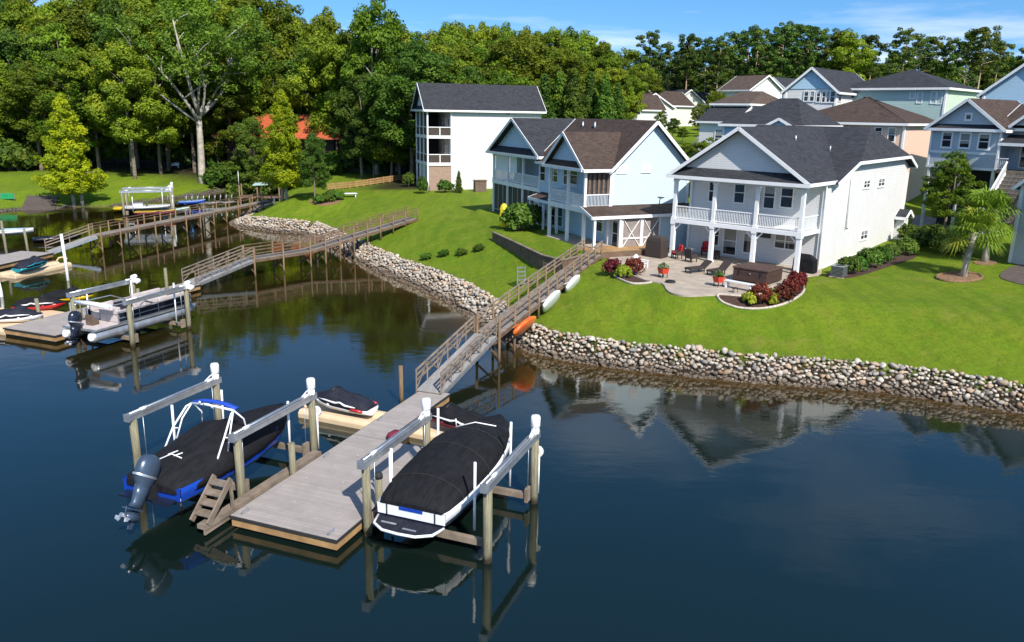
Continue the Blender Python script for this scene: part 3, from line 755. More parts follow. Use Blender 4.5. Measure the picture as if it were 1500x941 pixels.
    for a, b in zip(ys[:-1], ys[1:]):
        for k in (1, 2): y = a + (b - a) * k / 3; s.box(-.04, .018, y - .035, y + .035, -.6, WL - .42)
        s.box(-.04, .018, a + .12, b - .12, .3, .37)
    s.build('screen_frame', W['alu'], h)
    window(h, '-x', 2.4, y0 + .9, y0 + 1.9, WL + .4, 6.0); window(h, '-x', 2.4, y0 + 3.0, y0 + 4.6, WL, 5.9, mull=2, name='balcony_door')
    roof_faces(h, [(-1.5, 6.6, 2.75), (0, 6.6, 3.2), (0, 12.6, 3.2), (-1.5, 12.6, 2.75)], [[0, 3, 2, 1]], W['sh_brown'], 'porch_awning', .1, [(0, 3), (0, 1), (2, 3)])
    wpx(h, '-x', 0, f(425, 600, 450, 720), name='patio_door'); wpx(h, '-x', 0, f(465, 600, 485, 720), name='patio_door')
    for y in (6.9, 9.6, 12.4): post(h, -1.35, y, -.4, 2.65, .18, name='lower_column', cap=False)
    for (x, y) in ((3.0, 8.2), (3.1, 10.6)): v = MB(); v.tube([(x, y, 9.0), (x, y, 9.85)], .09, 8); v.build('roof_vent', W['alu'], h)
    return h
townhouse = blue_house()

# ------------------------------------------------------------------ the tall white house
def tall_house():
    p = G(627, 280)
    h = thing('tall_house', 'tall white three-storey house with black roof, stacked screened balconies and a brick corner', 'house', p, R(18))
    D, Wd = 16.4, 7.6; EZ, RZ = 11.0, 14.5; BX = 3.3; F = (3.85, 7.5)
    mb = MB(); mb.ext([(BX, 0, -.6), (BX, 0, EZ), (BX, Wd / 2, RZ - .15), (BX, Wd, EZ), (BX, Wd, -.6)], (D - BX, 0, 0)); mb.build('wall', W['white_wall'], h)
    gable(h, 'x', -.6, D + .5, -.6, Wd + .6, EZ - .1, RZ, W['sh_black'], 'roof')
    gfill(h, .05, -.6, Wd + .6, EZ - .1, RZ, EZ + .3, W['side_white'])
    roof_faces(h, [(-.66, -.6, EZ - .1), (.05, .3, EZ + .42), (.05, Wd - .3, EZ + .42), (-.66, Wd + .6, EZ - .1)], [[0, 3, 2, 1]], W['sh_black'], 'skirt_roof', .1, [(0, 3)])
    part(h, 'brick_corner', W['brick'], (.12, BX, 0.02, .3, -.5, F[0] - .35))
    part(h, 'beam', W['trim'], (-.13, .2, -.13, Wd + .13, EZ - .45, EZ), (.2, BX, -.13, .2, EZ - .45, EZ))
    for i, z in enumerate(F): part(h, 'balcony_floor', W['trim'], (-.13, BX, -.13, Wd + .13, z - .4, z))
    tops = [(-.4, F[0] - .4), (F[0], F[1] - .4), (F[1], EZ - .45)]
    for k, (z0, z1) in enumerate(tops):
        for y in (0, Wd / 3, 2 * Wd / 3, Wd): post(h, 0, y, z0, z1, .2, name='post', cap=False)
        if k:
            post(h, BX * .52, 0, z0, z1 if k == 9 else z0 + 1.1, .12, name='post', cap=False); post(h, BX, -.02, z0, z1, .16, name='post', cap=False)
            r = MB(); r.box(-.05, .05, .1, Wd - .1, z0 + 1.05, z0 + 1.15); r.box(.1, BX, -.05, .05, z0 + 1.05, z0 + 1.15); r.build('rail', W['trim'], h)
            s = MB(); s.box(.0, .03, .1, Wd - .1, z0 + .02, z0 + 1.05); s.box(.1, BX - .1, .0, .03, z0 + .02, z0 + 1.05); s.build('railing_screen', W['dark_house'], h)
            s = MB(); s.box(.06, .08, .1, Wd - .1, z0 + 1.15, z1); s.build('insect_screen', W['screen'], h)
            part(h, 'balcony_back', W['side_white'], (BX - .06, BX - .005, .1, Wd, z0, z1))
            window(h, '-x', BX - .06, 3.0, 4.6, z0 + .05, z0 + 2.2, mull=2, name='balcony_door'); window(h, '-x', BX - .06, .7, 1.4, z0 + .4, z0 + 2.3)
            part(h, 'shade_wall', W['shade_black'], (.1, BX - .1, Wd - .12, Wd - .02, z0, z1))
        else:
            for a in (0, Wd / 3, 2 * Wd / 3): window(h, '-x', .3, a + .4, a + Wd / 3 - .4, .5, 2.7, mull=1)
            part(h, 'ground_floor_wall', W['side_white'], (.3, BX, .3, Wd - .05, -.5, F[0] - .41))
    wpx(h, '-y', 0, (740.5, 162, 747.5, 168.5), name='vent')
    return h
tall_house()

# ------------------------------------------------------------------ houses behind
def far_house(name, label, loc, rz, d, w, ze, zr, wall, roof, kind='hip', wins=(), inset=None, side=None, base=-3.0, oh=.45, axis='y', inset2=None):
    h = thing(name, label, 'house', loc, R(rz))
    mb = MB()
    if kind == 'gx': mb.ext([(0, 0, base), (0, 0, ze), (0, w / 2, zr - .12), (0, w, ze), (0, w, base)], (d, 0, 0))
    elif kind == 'gy': mb.ext([(0, 0, base), (0, 0, ze), (d / 2, 0, zr - .12), (d, 0, ze), (d, 0, base)], (0, w, 0))
    else: mb.box(0, d, 0, w, base, ze)
    mb.build('wall', wall, h)
    sl = (zr - ze) / (w / 2 if kind == 'gx' else d / 2)
    if kind == 'gx': gable(h, 'x', -oh, d + oh, -oh, w + oh, ze - sl * oh + .05, zr, roof)
    elif kind == 'gy': gable(h, 'y', -oh, w + oh, -oh, d + oh, ze - sl * oh + .05, zr, roof)
    else: hip(h, -oh, d + oh, -oh, w + oh, ze, zr, roof, axis, inset, inset2=inset2)
    for x, y in ((0, 0), (d, 0), (0, w)): t = MB(); corner(t, x, y, base, ze - .05, .22); t.build('corner_board', W['trim'], h)
    for k in wins:
        f, pos, r = k[:3]; wpx(h, f, pos, r, **(k[3] if len(k) > 3 else {}))
    return h
def nc(px, py, Y): p = atY(px, py, Y); return p
def I6(x0, y0, x1, y1): return (1140 + x0 / 3.922, 60 + y0 / 3.922, 1140 + x1 / 3.922, 60 + y1 / 3.922)

# peach house behind the white one
p = nc(1326, 181, 88)
far_house('peach_house', 'peach house with a brown hipped roof directly behind the white porch house', (p.x, p.y, p.z - 7), 48, 14, 13.4, 7.0, 9.9, W['side_peach'], W['sh_brown'], 'hip',
          [('-x', 0, I6(558, 500, 594, 545)), ('-x', 0, I6(634, 502, 670, 578)), ('-x', 0, I6(140, 485, 165, 495)), ('-x', 0, I6(222, 487, 255, 497)), ('-x', 0, I6(322, 487, 350, 497))], base=-2)
# teal house with black roof
p = nc(1172, 184, 82)
h = far_house('teal_house', 'turquoise house with a black hipped roof between the white lilac house and the peach house', (p.x, p.y, p.z - 6), 48, 9.5, 8.2, 6.0, 8.7, W['side_sky'], W['sh_black'], 'hip', base=-2, inset=3, inset2=4.2)
gable(h, 'x', -1.3, 3.0, -.3, 3.6, 5.7, 6.7, W['sh_black'], 'dormer_roof'); part(h, 'dormer_wall', W['side_blue'], (-1.0, -.01, .1, 3.2, 3.0, 5.75)); gfill(h, -1.0, -.3, 3.6, 5.7, 6.7, 5.75, W['side_blue'], 'dormer_gable')
# lilac-white house
p = nc(1094, 180, 108)
h = far_house('lilac_house', 'white house with a tan brown hipped roof and a black garage roof beside the street', (p.x, p.y, p.z - 5.5), 46, 11, 5.0, 7.9, 9.6, W['side_white'], W['sh_tan'], 'hip', base=-3, inset=1.5, inset2=1.5)
p2 = local(h, nc(1052, 184, 106))
roof_faces(h, [(-3.6, -.4, 5.6), (.2, -.4, 7.6), (.2, 5.4, 7.6), (-3.6, 5.4, 5.6)], [[0, 3, 2, 1][::-1]], W['sh_black'], 'garage_roof', .12, [(0, 1), (0, 3)]); mb = MB(); mb.ext([(-3.2, 0, -3), (-3.2, 0, 5.65), (-.01, 0, 7.35), (-.01, 0, -3)], (0, 5, 0)); mb.build('garage_wall', W['side_white'], h); window(h, '-x', -3.2, 1.2, 2.6, 2.4, 4.6)
# blue gabled house with black roof
p = nc(1226, 131, 100)
far_house('blue_gable_house', 'white house with a sky blue front gable and black roof behind the peach roof', (p.x, p.y, p.z - 7), 50, 15, 6.2, 7.0, 9.6, W['side_white'], W['sh_black'], 'gx',
          [('-x', -.02, I6(150, 292, 172, 345)), ('-x', -.02, I6(184, 292, 206, 345)), ('-x', -.02, I6(222, 292, 240, 350)), ('-x', -.02, I6(254, 292, 270, 352)), ('-x', -.02, I6(280, 292, 294, 352)), ('-x', -.02, I6(302, 292, 325, 352)),
           ('-y', 0, I6(418, 310, 432, 330), {'mid': False}), ('-y', 0, I6(345, 295, 362, 345))], base=-3)
o_ = bpy.data.objects['blue_gable_house']; g_ = MB(); g_.ext([(-.07, .1, 7.05), (-.07, 3.1, 9.45), (-.07, 6.1, 7.05)], (.06, 0, 0)); g_.build('gable_wall', W['side_sky'], o_)
# green house
p = nc(1387, 128.5, 97)
h = far_house('green_house', 'sage green house with a black hipped roof and paired white windows', (p.x, p.y, p.z - 7), 45, 12, 12.5, 7.0, 9.4, W['side_green'], W['sh_black'], 'hip',
              [('-x', 0, I6(880, 295, 905, 358)), ('-x', 0, I6(914, 295, 940, 360)), ('-x', 0, I6(800, 298, 826, 355)), ('-x', 0, I6(760, 285, 785, 330))], base=-3)
f_ = MB(); f_.box(-.03, 0, .1, 12.4, -3, 6.95); f_.build('front_cladding', W['side_mint'], h)
# sky blue gable at the right edge
p = nc(1443, 135, 84)
far_house('sky_blue_house', 'sky blue gabled house at the right edge above the grey house', (p.x + 5.8, p.y - 6.2, p.z - 6.5), 42, 12, 8.6, 6.5, 9.9, W['side_sky'], W['sh_black'], 'gx', base=-3)

# grey house with the outside stairs
p = nc(1469, 186, 72.0)
zb = p.z
gh = thing('stair_house', 'blue-grey raised house with brown roof, turquoise door and wide outside stairs', 'house', (p.x, p.y, zb - 6.0), R(36))
gw, gd = 6.1, 9.0
mb = MB(); mb.ext([(0, 0, 2.35), (0, 0, 6.0), (0, gw / 2, 8.2), (0, gw, 6.0), (0, gw, 2.35)], (gd, 0, 0)); mb.build('wall', W['side_slate'], gh)
gable(gh, 'x', -.5, gd, -.5, gw + .5, 5.75, 8.4, W['sh_brown'], 'roof')
roof_faces(gh, [(-.45, -.3, 5.75), (-.02, .5, 6.15), (-.02, gw - .5, 6.15), (-.45, gw + .3, 5.75)], [[0, 3, 2, 1]], W['sh_black'], 'skirt_roof', .08, [(0, 3)])
part(gh, 'band_board', W['trim'], (-.05, 0, 0, gw, 3.55, 3.75), (-.07, .0, -.1, gw + .1, 2.2, 2.42), (-.05, .15, -.06, .1, 2.4, 5.8), (-.05, .15, gw - .1, gw + .06, 2.4, 5.8))
for r in ((946, 530, 994, 608), (1048, 535, 1100, 612), (1156, 540, 1210, 620)): wpx(gh, '-x', 0, I6(*r), t=.14)
wpx(gh, '-x', 0, I6(1082, 424, 1108, 450), mid=False, t=.14)
part(gh, 'carport_shade', W['shade_black'], (3.0, gd, .3, gw - .1, -3.4, 2.34))  # dark block painted as the shade inside the open carport
for y in (.2, gw / 2, gw - .2): post(gh, .1, y, -3.4, 2.2, .22, name='pile', cap=False)
part(gh, 'side_wall', W['side_slate'], (1.6, gd, -7.0, -.02, 2.35, 6.0))
gable(gh, 'y', -7.2, 1.0, .9, gd + .4, 5.9, 8.0, W['sh_brown'], 'side_roof')
gfill(gh, .7, -6.0, -.4, 6.1, 8.4, 6.15, W['side_slate'], 'dormer_wall')
gable(gh, 'x', .2, 5, -6.0, -.4, 6.1, 8.4, W['sh_brown'], 'dormer_roof')
v = MB(); v.box(.62, .7, -3.7, -2.7, 6.5, 7.4); v.build('louvred_vent', W['trim'], gh)
roof_faces(gh, [(-.6, -7.0, 4.65), (1.6, -7.0, 5.35), (1.6, -.1, 5.35), (-.6, -.1, 4.65)], [[0, 1, 2, 3][::-1]], W['sh_black'], 'porch_roof', .1, [(0, 3)])
d_ = window(gh, '-x', 1.6, -3.3, -2.2, 1.9 + .5, 4.5, glass=W['teal_door'], name='front_door', mid=False); d2 = MB(); d2.box(1.54, 1.56, -3.05, -2.45, 3.0, 4.2); d2.build('door_light', W['glass'], d_)
window(gh, '-x', 1.6, -1.9, -1.2, 2.6, 4.5); window(gh, '-x', 1.6, -5.6, -4.2, 2.9, 4.4, mull=2)
part(gh, 'porch_floor', W['timber'], (-.6, 1.6, -7.0, -.1, 2.1, 2.34))
st = MB(); ns = 12
for i in range(ns): z = 2.1 - (i + 1) * .32; x = -.6 - i * .3; st.box(x - .33, x, -3.9, -1.2, z, z + .1); st.box(x - .03, x, -3.9, -1.2, z + .1, z + .3)
st.build('stair', W['deck_x'], gh)
for y in (-1.1, -4.0):
    rr_ = MB(); a = Vector((-.6, y, 2.1)); b = Vector((-.6 - ns * .3, y, 2.1 - ns * .32))
    rr_.bar(a + Vector((0, 0, 1.0)), b + Vector((0, 0, 1.0)), .1, .1); rr_.bar(a, b, .08, .3)
    for i in range(22): q = a.lerp(b, (i + .5) / 22); rr_.bar(q, q + Vector((0, 0, 1.0)), .05, .05)
    rr_.build('stair_rail', W['trim'], gh)
railing(gh, (-.55, -1.1, 2.34), (-.55, -.1, 2.34), 1.0); railing(gh, (-.55, -7.0, 2.34), (-.55, -4.0, 2.34), 1.0)
for y in (-.2, -6.9): post(gh, -.5, y, 2.34, 4.6, .18, cap=False)

# the house whose corner shows at the right edge
p = G(1481, 385)
h = far_house('edge_house', 'blue-grey house of which only a white-trimmed corner shows at the right edge', (p.x, p.y, p.z), 20, 9, 6, 6.0, 8.5, W['side_slate'], W['sh_brown'], 'gx', base=-.5)
h.location = Vector(p) + Vector((math.sin(R(20)) * 6, -math.cos(R(20)) * 6, 0)) * .985

# far white houses up the street
def I5(x0, y0, x1, y1): return (890 + x0 / 4.839, 90 + y0 / 4.839, 890 + x1 / 4.839, 90 + y1 / 4.839)
p = nc(926, 156, 158)
h = far_house('gabled_house', 'far white house with a brown roof and turquoise windows up the street', (p.x, p.y, p.z - 6), 40, 12, 8.0, 6.0, 8.6, W['side_white'], W['sh_brown'], 'gy',
              [('-x', 0, I5(88, 325, 118, 368), {'glass': W['glass_teal']}), ('-x', 0, I5(20, 320, 50, 350), {'glass': W['glass_teal']})], base=-4)
gable(h, 'x', -2.6, 6, -3.5, 1.5, 5.4, 8.2, W['sh_brown'], 'front_roof'); mb = MB(); mb.ext([(-2.2, -3.1, -4), (-2.2, -3.1, 5.6), (-2.2, -1, 7.9), (-2.2, 1.1, 5.6), (-2.2, 1.1, -4)], (8, 0, 0)); mb.build('front_wall', W['white_wall'], h)
wpx(h, '-x', -2.2, I5(165, 340, 195, 372), glass=W['glass_teal']); wpx(h, '-x', -2.2, I5(205, 340, 233, 374), glass=W['glass_teal'])
p = nc(962, 152, 172)
far_house('gabled_house', 'far cream house with a steep front gable right of the brown-roofed far house', (p.x + 1.4, p.y, p.z - 6.5), 42, 10, 7.0, 6.5, 9.2, W['side_cream'], W['sh_brown'], 'gx',
          [('-x', 0, I5(310, 318, 322, 338)), ('-x', 0, I5(330, 318, 342, 338)), ('-x', 0, I5(310, 368, 324, 388)), ('-x', 0, I5(332, 368, 344, 388))], base=-4)
p = nc(988, 148, 184)
far_house('gabled_house', 'far white house with a dark blue-black roof behind the cream gable', (p.x, p.y, p.z - 6), 40, 10, 14, 6.0, 8.6, W['side_white'], W['sh_black'], 'gy', [('-x', 0, I5(450, 282, 465, 297))], base=-4)
p = nc(1026, 150, 190)
far_house('gabled_house', 'small far white gable half hidden by street trees', (p.x - .5, p.y, p.z - 5), 45, 8, 6.0, 5.0, 7.4, W['white_wall'], W['sh_black'], 'gx', [('-x', 0, I5(625, 285, 640, 305))], base=-4)
p = nc(1098, 130, 150)
far_house('gabled_house', 'white house with a plain brown roof at the foot of the pines', (p.x, p.y, p.z - 5.5), 35, 9, 6.5, 5.5, 8.0, W['side_white'], W['sh_tan'], 'gy', [('-x', 0, I5(890, 240, 905, 258)), ('-x', 0, I5(930, 222, 942, 240))], base=-4)
p = nc(1150, 128, 165)
far_house('gabled_house', 'tiny blue gable peeping over the tan hipped roof', (p.x, p.y, p.z - 6), 45, 9, 5.0, 6.0, 8.0, W['side_sky'], W['sh_black'], 'gx', base=-4)

# red-roofed house among the trees
p = atY(404, 240, 147); p.z = hz(p.x, 147)
rh = thing('red_roof_house', 'low dark house with an orange-red metal roof deep among the trees', 'house', (p.x, p.y, p.z), R(80))
a_ = atY(303, 199, p.y); b_ = atY(500, 203, p.y); wid = (b_ - a_).length; ez = a_.z - p.z
part(rh, 'wall', W['dark_house'], (1.8, 10, -wid / 2 + 1.6, wid / 2 - 1.6, -.4, ez + .1))
hip(rh, 0, 12, -wid / 2, wid / 2, ez, ez + 3.9, W['red_roof'], 'y', 7.5, trim=W['red_roof'])
for y in (-wid / 2 + .5, -wid / 4, 0, wid / 4, wid / 2 - .5): post(rh, .5, y, -.4, ez, .25, W['timber_brown'], cap=False)
for y in (-5.5, -2.5, 2.5, 5.5): window(rh, '-x', 1.8, y - .6, y + .6, .8, 2.2, trim=W['brown_wall'])

# ------------------------------------------------------------------ docks, lifts and boats
W['slate_blue'] = m_plain('slate_blue_engine_paint', (.055, .082, .125), .3, .3, .06)
W['navy'] = m_plain('dark_navy_gelcoat', (.012, .016, .03), .25)
W['blue_gel'] = m_plain('royal_blue_gelcoat', (.008, .05, .34), .2, 0, .05)
W['white_gel'] = m_plain('white_gelcoat', (.78, .79, .8), .22, 0, .04)
W['red_gel'] = m_plain('red_gelcoat', (.42, .02, .025), .3)
W['teal_gel'] = m_plain('teal_gelcoat', (.02, .25, .3), .3)
W['blue_canvas'] = m_plain('blue_canvas', (.01, .06, .42), .7)
W['seat_vinyl'] = m_plain('beige_grey_vinyl', (.50, .44, .42), .6, 0, .12)
def m_cover(name, c):
    n = N(name); v = n.coord('Object'); c1 = n.noise(n.coord('Object', (1.2, 3.5, 2)), 1.6, 4, .6)
    n.col(n.mix(n.ramp(c1, [(.35, 0), (.7, 1)]), sc_(c, .75), sc_(c, 1.5)))
    n.bump(n.math('ADD', n.math('ADD', n.math('MULTIPLY', c1, 5), n.math('MULTIPLY', n.noise(n.coord('Object', (.6, 2.2, 1.5), (0, 0, .5)), 1.1, 3), 7)), n.math('MULTIPLY', n.noise(v, 60, 2), .6)), .4, .025); return n.set(.8, 0, .2)
W['cover'] = m_cover('black_boat_cover', (.0095, .0095, .0115))
W['cover_navy'] = m_cover('dark_navy_cover', (.016, .018, .028))
E69 = R(69); KD = 1.0923; S3 = (KD,) * 3
def frame(o, rz): 
    c, s = math.cos(rz), math.sin(rz)
    return lambda x, y, z=0: Vector((o[0] + (x * c - y * s) * KD, o[1] + (x * s + y * c) * KD, z * KD))

def dock(name, label, o, rz, segs, cap=False):
    d = thing(name, label, 'dock', (o[0], o[1], 0), rz); d.scale = S3
    for x0, x1, y0, y1 in segs:
        m = MB(); m.box(x0, x1, y0, y1, .44, .5); pl = m.build('decking', W['deck_dock'], d)
        e = MB(); e.box(x0 - .035, x1 + .01, y0 - .035, y1 + .035, .40, .485); e.build('edge_strip', W['rubber'], pl)
        f = MB(); f.box(x0 + .02, x1 - .02, y0 + .02, y1 - .02, .13, .398); f.build('frame', W['timber_new'], d)
        b = MB(); b.box(x0 + .15, x1 - .1, y0 + .15, y1 - .15, -.25, .128); b.build('float', W['black'], d)
    return d
W['deck_dock'] = m_wood('dock_decking', (.36, .315, .285), 'x', .14, .55, .75, .07)
NB = (-5.15 * KD, 21.74 * KD)
near_dock = dock('floating_dock', 'grey decked floating dock with a tan timber frame between the two covered boats', NB, E69, [(0, 7.2, 0, 3.93), (7.24, 13.1, 2.5, 3.93)])
DN = frame(NB, E69)
for x, y in ((.25, .35), (.3, 3.6), (5.0, 3.7), (6.6, .25), (9.0, 3.75), (11.5, 2.7)): c = MB(); c.box(x - .1, x + .1, y - .025, y + .025, .5, .56); c.bar((x - .17, y, .58), (x + .17, y, .58), .04, .04); c.build('cleat', W['alu'], near_dock)
def pile(name, label, x, y, top, r=.13, m=None, cap=False, group=None, lean=(0, 0)):
    p = thing(name, label, 'pile', (x, y, 0), 0, group); b = MB()
    b.tube([(0, 0, -1.2), (lean[0] * .3, lean[1] * .3, top * .4), (lean[0], lean[1], top)], [r * 1.06, r, r * .94], 10); b.build('post', m or W['pile'], p)
    if cap: b = MB(); b.lathe([(r * 1.12, -.1), (r * 1.14, .03), (r * .8, .1), (.01, .12)], (lean[0], lean[1], top), 12); b.build('cap', W['rubber'], p)
    return p
q = DN(3.4, 4.03); pile('mooring_pile', 'short bare timber pile at the left edge of the near dock beside the blue boat', q.x, q.y, 1.75)
q = DN(2.35, -.1); pile('mooring_pile', 'short timber pile with a black cap at the right edge of the near dock', q.x, q.y, 1.75, cap=True)
q = at(588, 592, 0); pile('mooring_pile', 'slim brown pile standing in the water left of the gangway foot', q.x, q.y, 2.0, .11, W['pile_brown'])

def boat_lift(name, label, o, rz, L, Wd, poles, catwalk=False, zt=2.36, motors='tower', cz=.5):
    l = thing(name, label, 'boat lift', (o[0], o[1], 0), rz); l.scale = S3
    for x in (0, L):
        for y in (0, Wd):
            b = MB(); b.tube([(x, y, -1.2), (x + .015, y, 1), (x, y, zt)], [.15, .14, .135], 10); b.build('pile', W['pile'], l)
    for y in (0, Wd):
        b = MB(); x0, x1 = -.25, L + .2
        b.box(x0, x1, y - .12, y - .10, zt, zt + .24); b.box(x0, x1, y + .10, y + .12, zt, zt + .24); b.box(x0, x1, y - .12, y + .12, zt + .15, zt + .18)
        b.tube([(x0 + .1, y, zt + .24), (x1 - .1, y, zt + .24)], .035, 8); b.box(x0 - .02, x0, y - .14, y + .14, zt - .02, zt + .26)
        bm_ = b.build('top_beam', W['alu'], l)
        for k in (.35, L - .5):
            w_ = MB(); w_.tube([(k, y, zt + .24), (k + .32, y, zt + .24)], .06, 10); w_.build('cable_winder', W['alu_white'], bm_)
        m = MB()
        if motors == 'tower':
            m.lathe([(.1, .14), (.14, .2), (.14, .38), (.1, .4), (.13, .42), (.165, .46), (.165, .78), (.13, .84), (.01, .85)], (L, y, zt), 14)
            m.tube([(L - .05, y, zt + .45), (L - .3, y, zt + .4), (L - .6, y, zt + .27)], .025, 6)
        else:
            m.tube([(L, y, zt + .32), (L + .3, y - .02, zt + .36)], .15, 12); m.tube([(L + .02, y - .28, zt + .1), (L + .26, y - .3, zt + .12)], .15, 12); m.box(L - .1, L + .14, y - .3, y + .1, zt + .05, zt + .28)
        m.build('motor', W['pvc'], l)
        if motors == 'tower' and y == 0:
            g = MB(); g.tube([(L + .16, y - .02, zt - .55), (L + .3, y - .04, zt - .55)], .2, 14); g.build('gearbox', W['pvc'], l)
            g = MB(); g.tube([(L + .17, y - .1, .3), (L + .17, y - .1, zt - .6)], .035, 6); g.build('conduit', W['pvc'], l)
    for x in (.35, L - .35):
        b = MB(); b.box(x - .09, x + .09, .16, Wd - .16, cz - .2, cz); b.box(x - .15, x + .15, .05, .16, cz - .3, cz + .2); b.box(x - .15, x + .15, Wd - .16, Wd - .05, cz - .3, cz + .2); b.build('cradle_beam', W['timber'], l)
        c_ = MB()
        for y in (.1, Wd - .1): c_.tube([(x, y, cz), (x, y, zt)], .012, 5)
        c_.build('cable', W['alu'], l)
    for x, y, h in poles:
        b = MB(); b.tube([(x, y, cz), (x + .03, y, h)], .045, 8); b.build('guide_pole', W['pvc'], l)
    if catwalk:
        b = MB(); b.box(-2.3, L - .3, -.55, -.2, .3, .45); b.box(-2.3, L - .3, -.5, -.44, .12, .3); b.build('catwalk', W['timber'], l)
        s = MB()
        for k in range(4): s.box(-2.1 + k * .24, -1.75 + k * .24, -.52, .08, .62 + k * .24, .67 + k * .24)
        s.bar((-2.2, -.55, .45), (-1.05, -.55, 1.5), .06, .2); s.bar((-2.2, .1, .45), (-1.05, .1, 1.5), .06, .2); s.bar((-1.05, -.55, .45), (-1.1, -.55, 1.5), .08, .08); s.bar((-1.05, .1, .45), (-1.1, .1, 1.5), .08, .08)
        s.build('step_ladder', W['timber'], l)
    return l
LB = (-9.05 * KD, 24.85 * KD)
boat_lift('boat_lift', 'four-pile boat lift with white motor towers holding the blue boat', LB, E69, 4.2, 4.5, [(.9, 3.6, 2.7), (3.2, .35, 2.55), (4.0, 4.1, 2.2), (.2, .25, 1.9)], True)
RB = (-.62 * KD, 21.5 * KD)
boat_lift('boat_lift', 'four-pile boat lift with aluminium beams holding the white boat', RB, E69, 4.1, 4.1, [(.75, .75, 2.75), (4.0, .85, 2.85), (.7, 3.65, 2.6), (4.3, 3.75, 2.8), (.95, 3.75, 2.6)])

def hull_ring(x, b, zk, zg, zc=None, fl=.82, n=6):
    """port gunwale down round the keel to the starboard gunwale"""
    zc = zk + (zg - zk) * .45 if zc is None else zc
    pts = [(x, b, zg), (x, b * .985, zg - (zg - zc) * .5), (x, b * fl, zc), (x, b * .4, zk + (zc - zk) * .4), (x, 0, zk)]
    return pts + [(p[0], -p[1], p[2]) for p in reversed(pts[:-1])]
def lerp(t, xs, ys):
    return float(np.interp(t, xs, ys))
def outboard(parent, x, y, z, m, tilt=.35, s=1.0, name='outboard_motor'):
    """engine hung behind the transom; x points to the bow"""
    ct, st_ = math.cos(tilt), math.sin(tilt)
    def T(px, pz, py=0): return (x + (px * ct + pz * st_) * s, y + py * s, z + (-px * st_ + pz * ct) * s)
    e = MB(); rings = []
    for t, rx, ry, cx in ((-.3, .17, .13, -.12), (-.12, .22, .17, -.14), (.05, .33, .22, -.17), (.22, .38, .235, -.18), (.42, .38, .23, -.19), (.58, .33, .2, -.19), (.67, .21, .13, -.18), (.7, .05, .04, -.18)):
        ring = []
        for j in range(16):
            a = 2 * math.pi * j / 16; ring.append(T(cx + rx * math.cos(a), t, ry * math.sin(a)))
        rings.append(ring)
    e.loft(rings); o = e.build(name, m, parent)
    b = MB(); b.loft([[T(cx + .385 * k * math.cos(2 * math.pi * j / 16), t, .238 * k * math.sin(2 * math.pi * j / 16)) for j in range(16)] for t, cx, k in ((.1, -.19, 1.0), (.13, -.19, 1.02), (.16, -.195, 1.0))], 0, True, False); b.build('cowl_band', W['alu'], o)
    b = MB(); rings = []
    for t, rx, ry, cx in ((-.1, .24, .17, -.14), (-.35, .21, .15, -.12), (-.55, .19, .12, -.1), (-.68, .24, .11, -.12)):
        rings.append([T(cx + rx * math.cos(2 * math.pi * j / 12), t, ry * math.sin(2 * math.pi * j / 12)) for j in range(12)])
    b.loft(rings); b.build('midsection', m, o)
    b = MB(); b.ext([T(-.42, -.72, -.13), T(.1, -.72, -.13), T(.12, -.75, -.13), T(-.42, -.76, -.13)], [0, .26 * s, 0])
    b.tube([T(.16, -.93), T(.05, -.93), T(-.2, -.93), T(-.36, -.93)], [.03 * s, .125 * s, .14 * s, .08 * s], 10); b.ext([T(.06, -.74, -.025), T(.02, -1.24, -.025), T(-.1, -1.24, -.025), T(-.24, -.74, -.025)], [0, .05 * s, 0]); b.build('gearcase', m, o)
    b = MB(); b.tube([T(-.34, -.93), T(-.5, -.93)], .06 * s, 8)
    for k in range(3):
        a = k * 2.094; c1, s1 = math.cos(a), math.sin(a)
        b.poly([T(-.38, -.93 + .05 * c1, .05 * s1), T(-.36, -.93 + .22 * math.cos(a + .35), .22 * math.sin(a + .35)), T(-.43, -.93 + .25 * math.cos(a), .25 * s1), T(-.46, -.93 + .2 * math.cos(a - .35), .2 * math.sin(a - .35))])
    b.build('propeller', W['alu'], o)
    b = MB(); b.box(x - .02 * s, x + .16 * s, y - .16 * s, y + .16 * s, z - .5 * s, z - .05 * s); b.build('bracket', W['black'], o)
    return o

def cover_loft(mb, secs, m=0):
    """secs: (x, half-breadth, skirt z, edge z, crown z)"""
    rings = []
    for x, b, zs, ze, zc in secs:
        h = [(b, zs), (b * 1.01, zs + (ze - zs) * .5), (b * .97, ze), (b * .78, ze + (zc - ze) * .45), (b * .5, ze + (zc - ze) * .82), (b * .2, zc), (0, zc + .015)]
        rings.append([(x, y, z) for y, z in h] + [(x, -y, z) for y, z in reversed(h[:-1])])
    return mb.loft(rings, m, True, True, True)

# --- the blue wakeboard boat
fl = frame(LB, E69)
q = fl(-2.15, 1.66)
bb = thing('motor_boat', 'blue boat under a black cover with a white tower and big slate outboard', 'boat', (q.x, q.y, .68), E69); bb.scale = S3
X = [0, .6, 2, 3.6, 5, 6.1, 6.75]; Bm = [1.14, 1.2, 1.24, 1.22, 1.02, .62, .08]; Zk = [.1, .06, .02, .02, .1, .34, .72]; Zg = [.78, .8, .84, .9, .98, 1.08, 1.16]
h = MB(); h.loft([hull_ring(x, b, k, k + (g - k) * .42) for x, b, k, g in zip(X, Bm, Zk, Zg)], 0, True, True); h.build('hull_bottom', W['navy'], bb)
h = MB()
for s in (1, -1):
    h.loft([[(x, s * b * 1.0, k + (g - k) * .4), (x, s * b * 1.035, k + (g - k) * .7), (x, s * b * 1.05, g), (x, s * b * .9, g)] for x, b, k, g in zip(X, Bm, Zk, Zg)], 0, True, False, False)
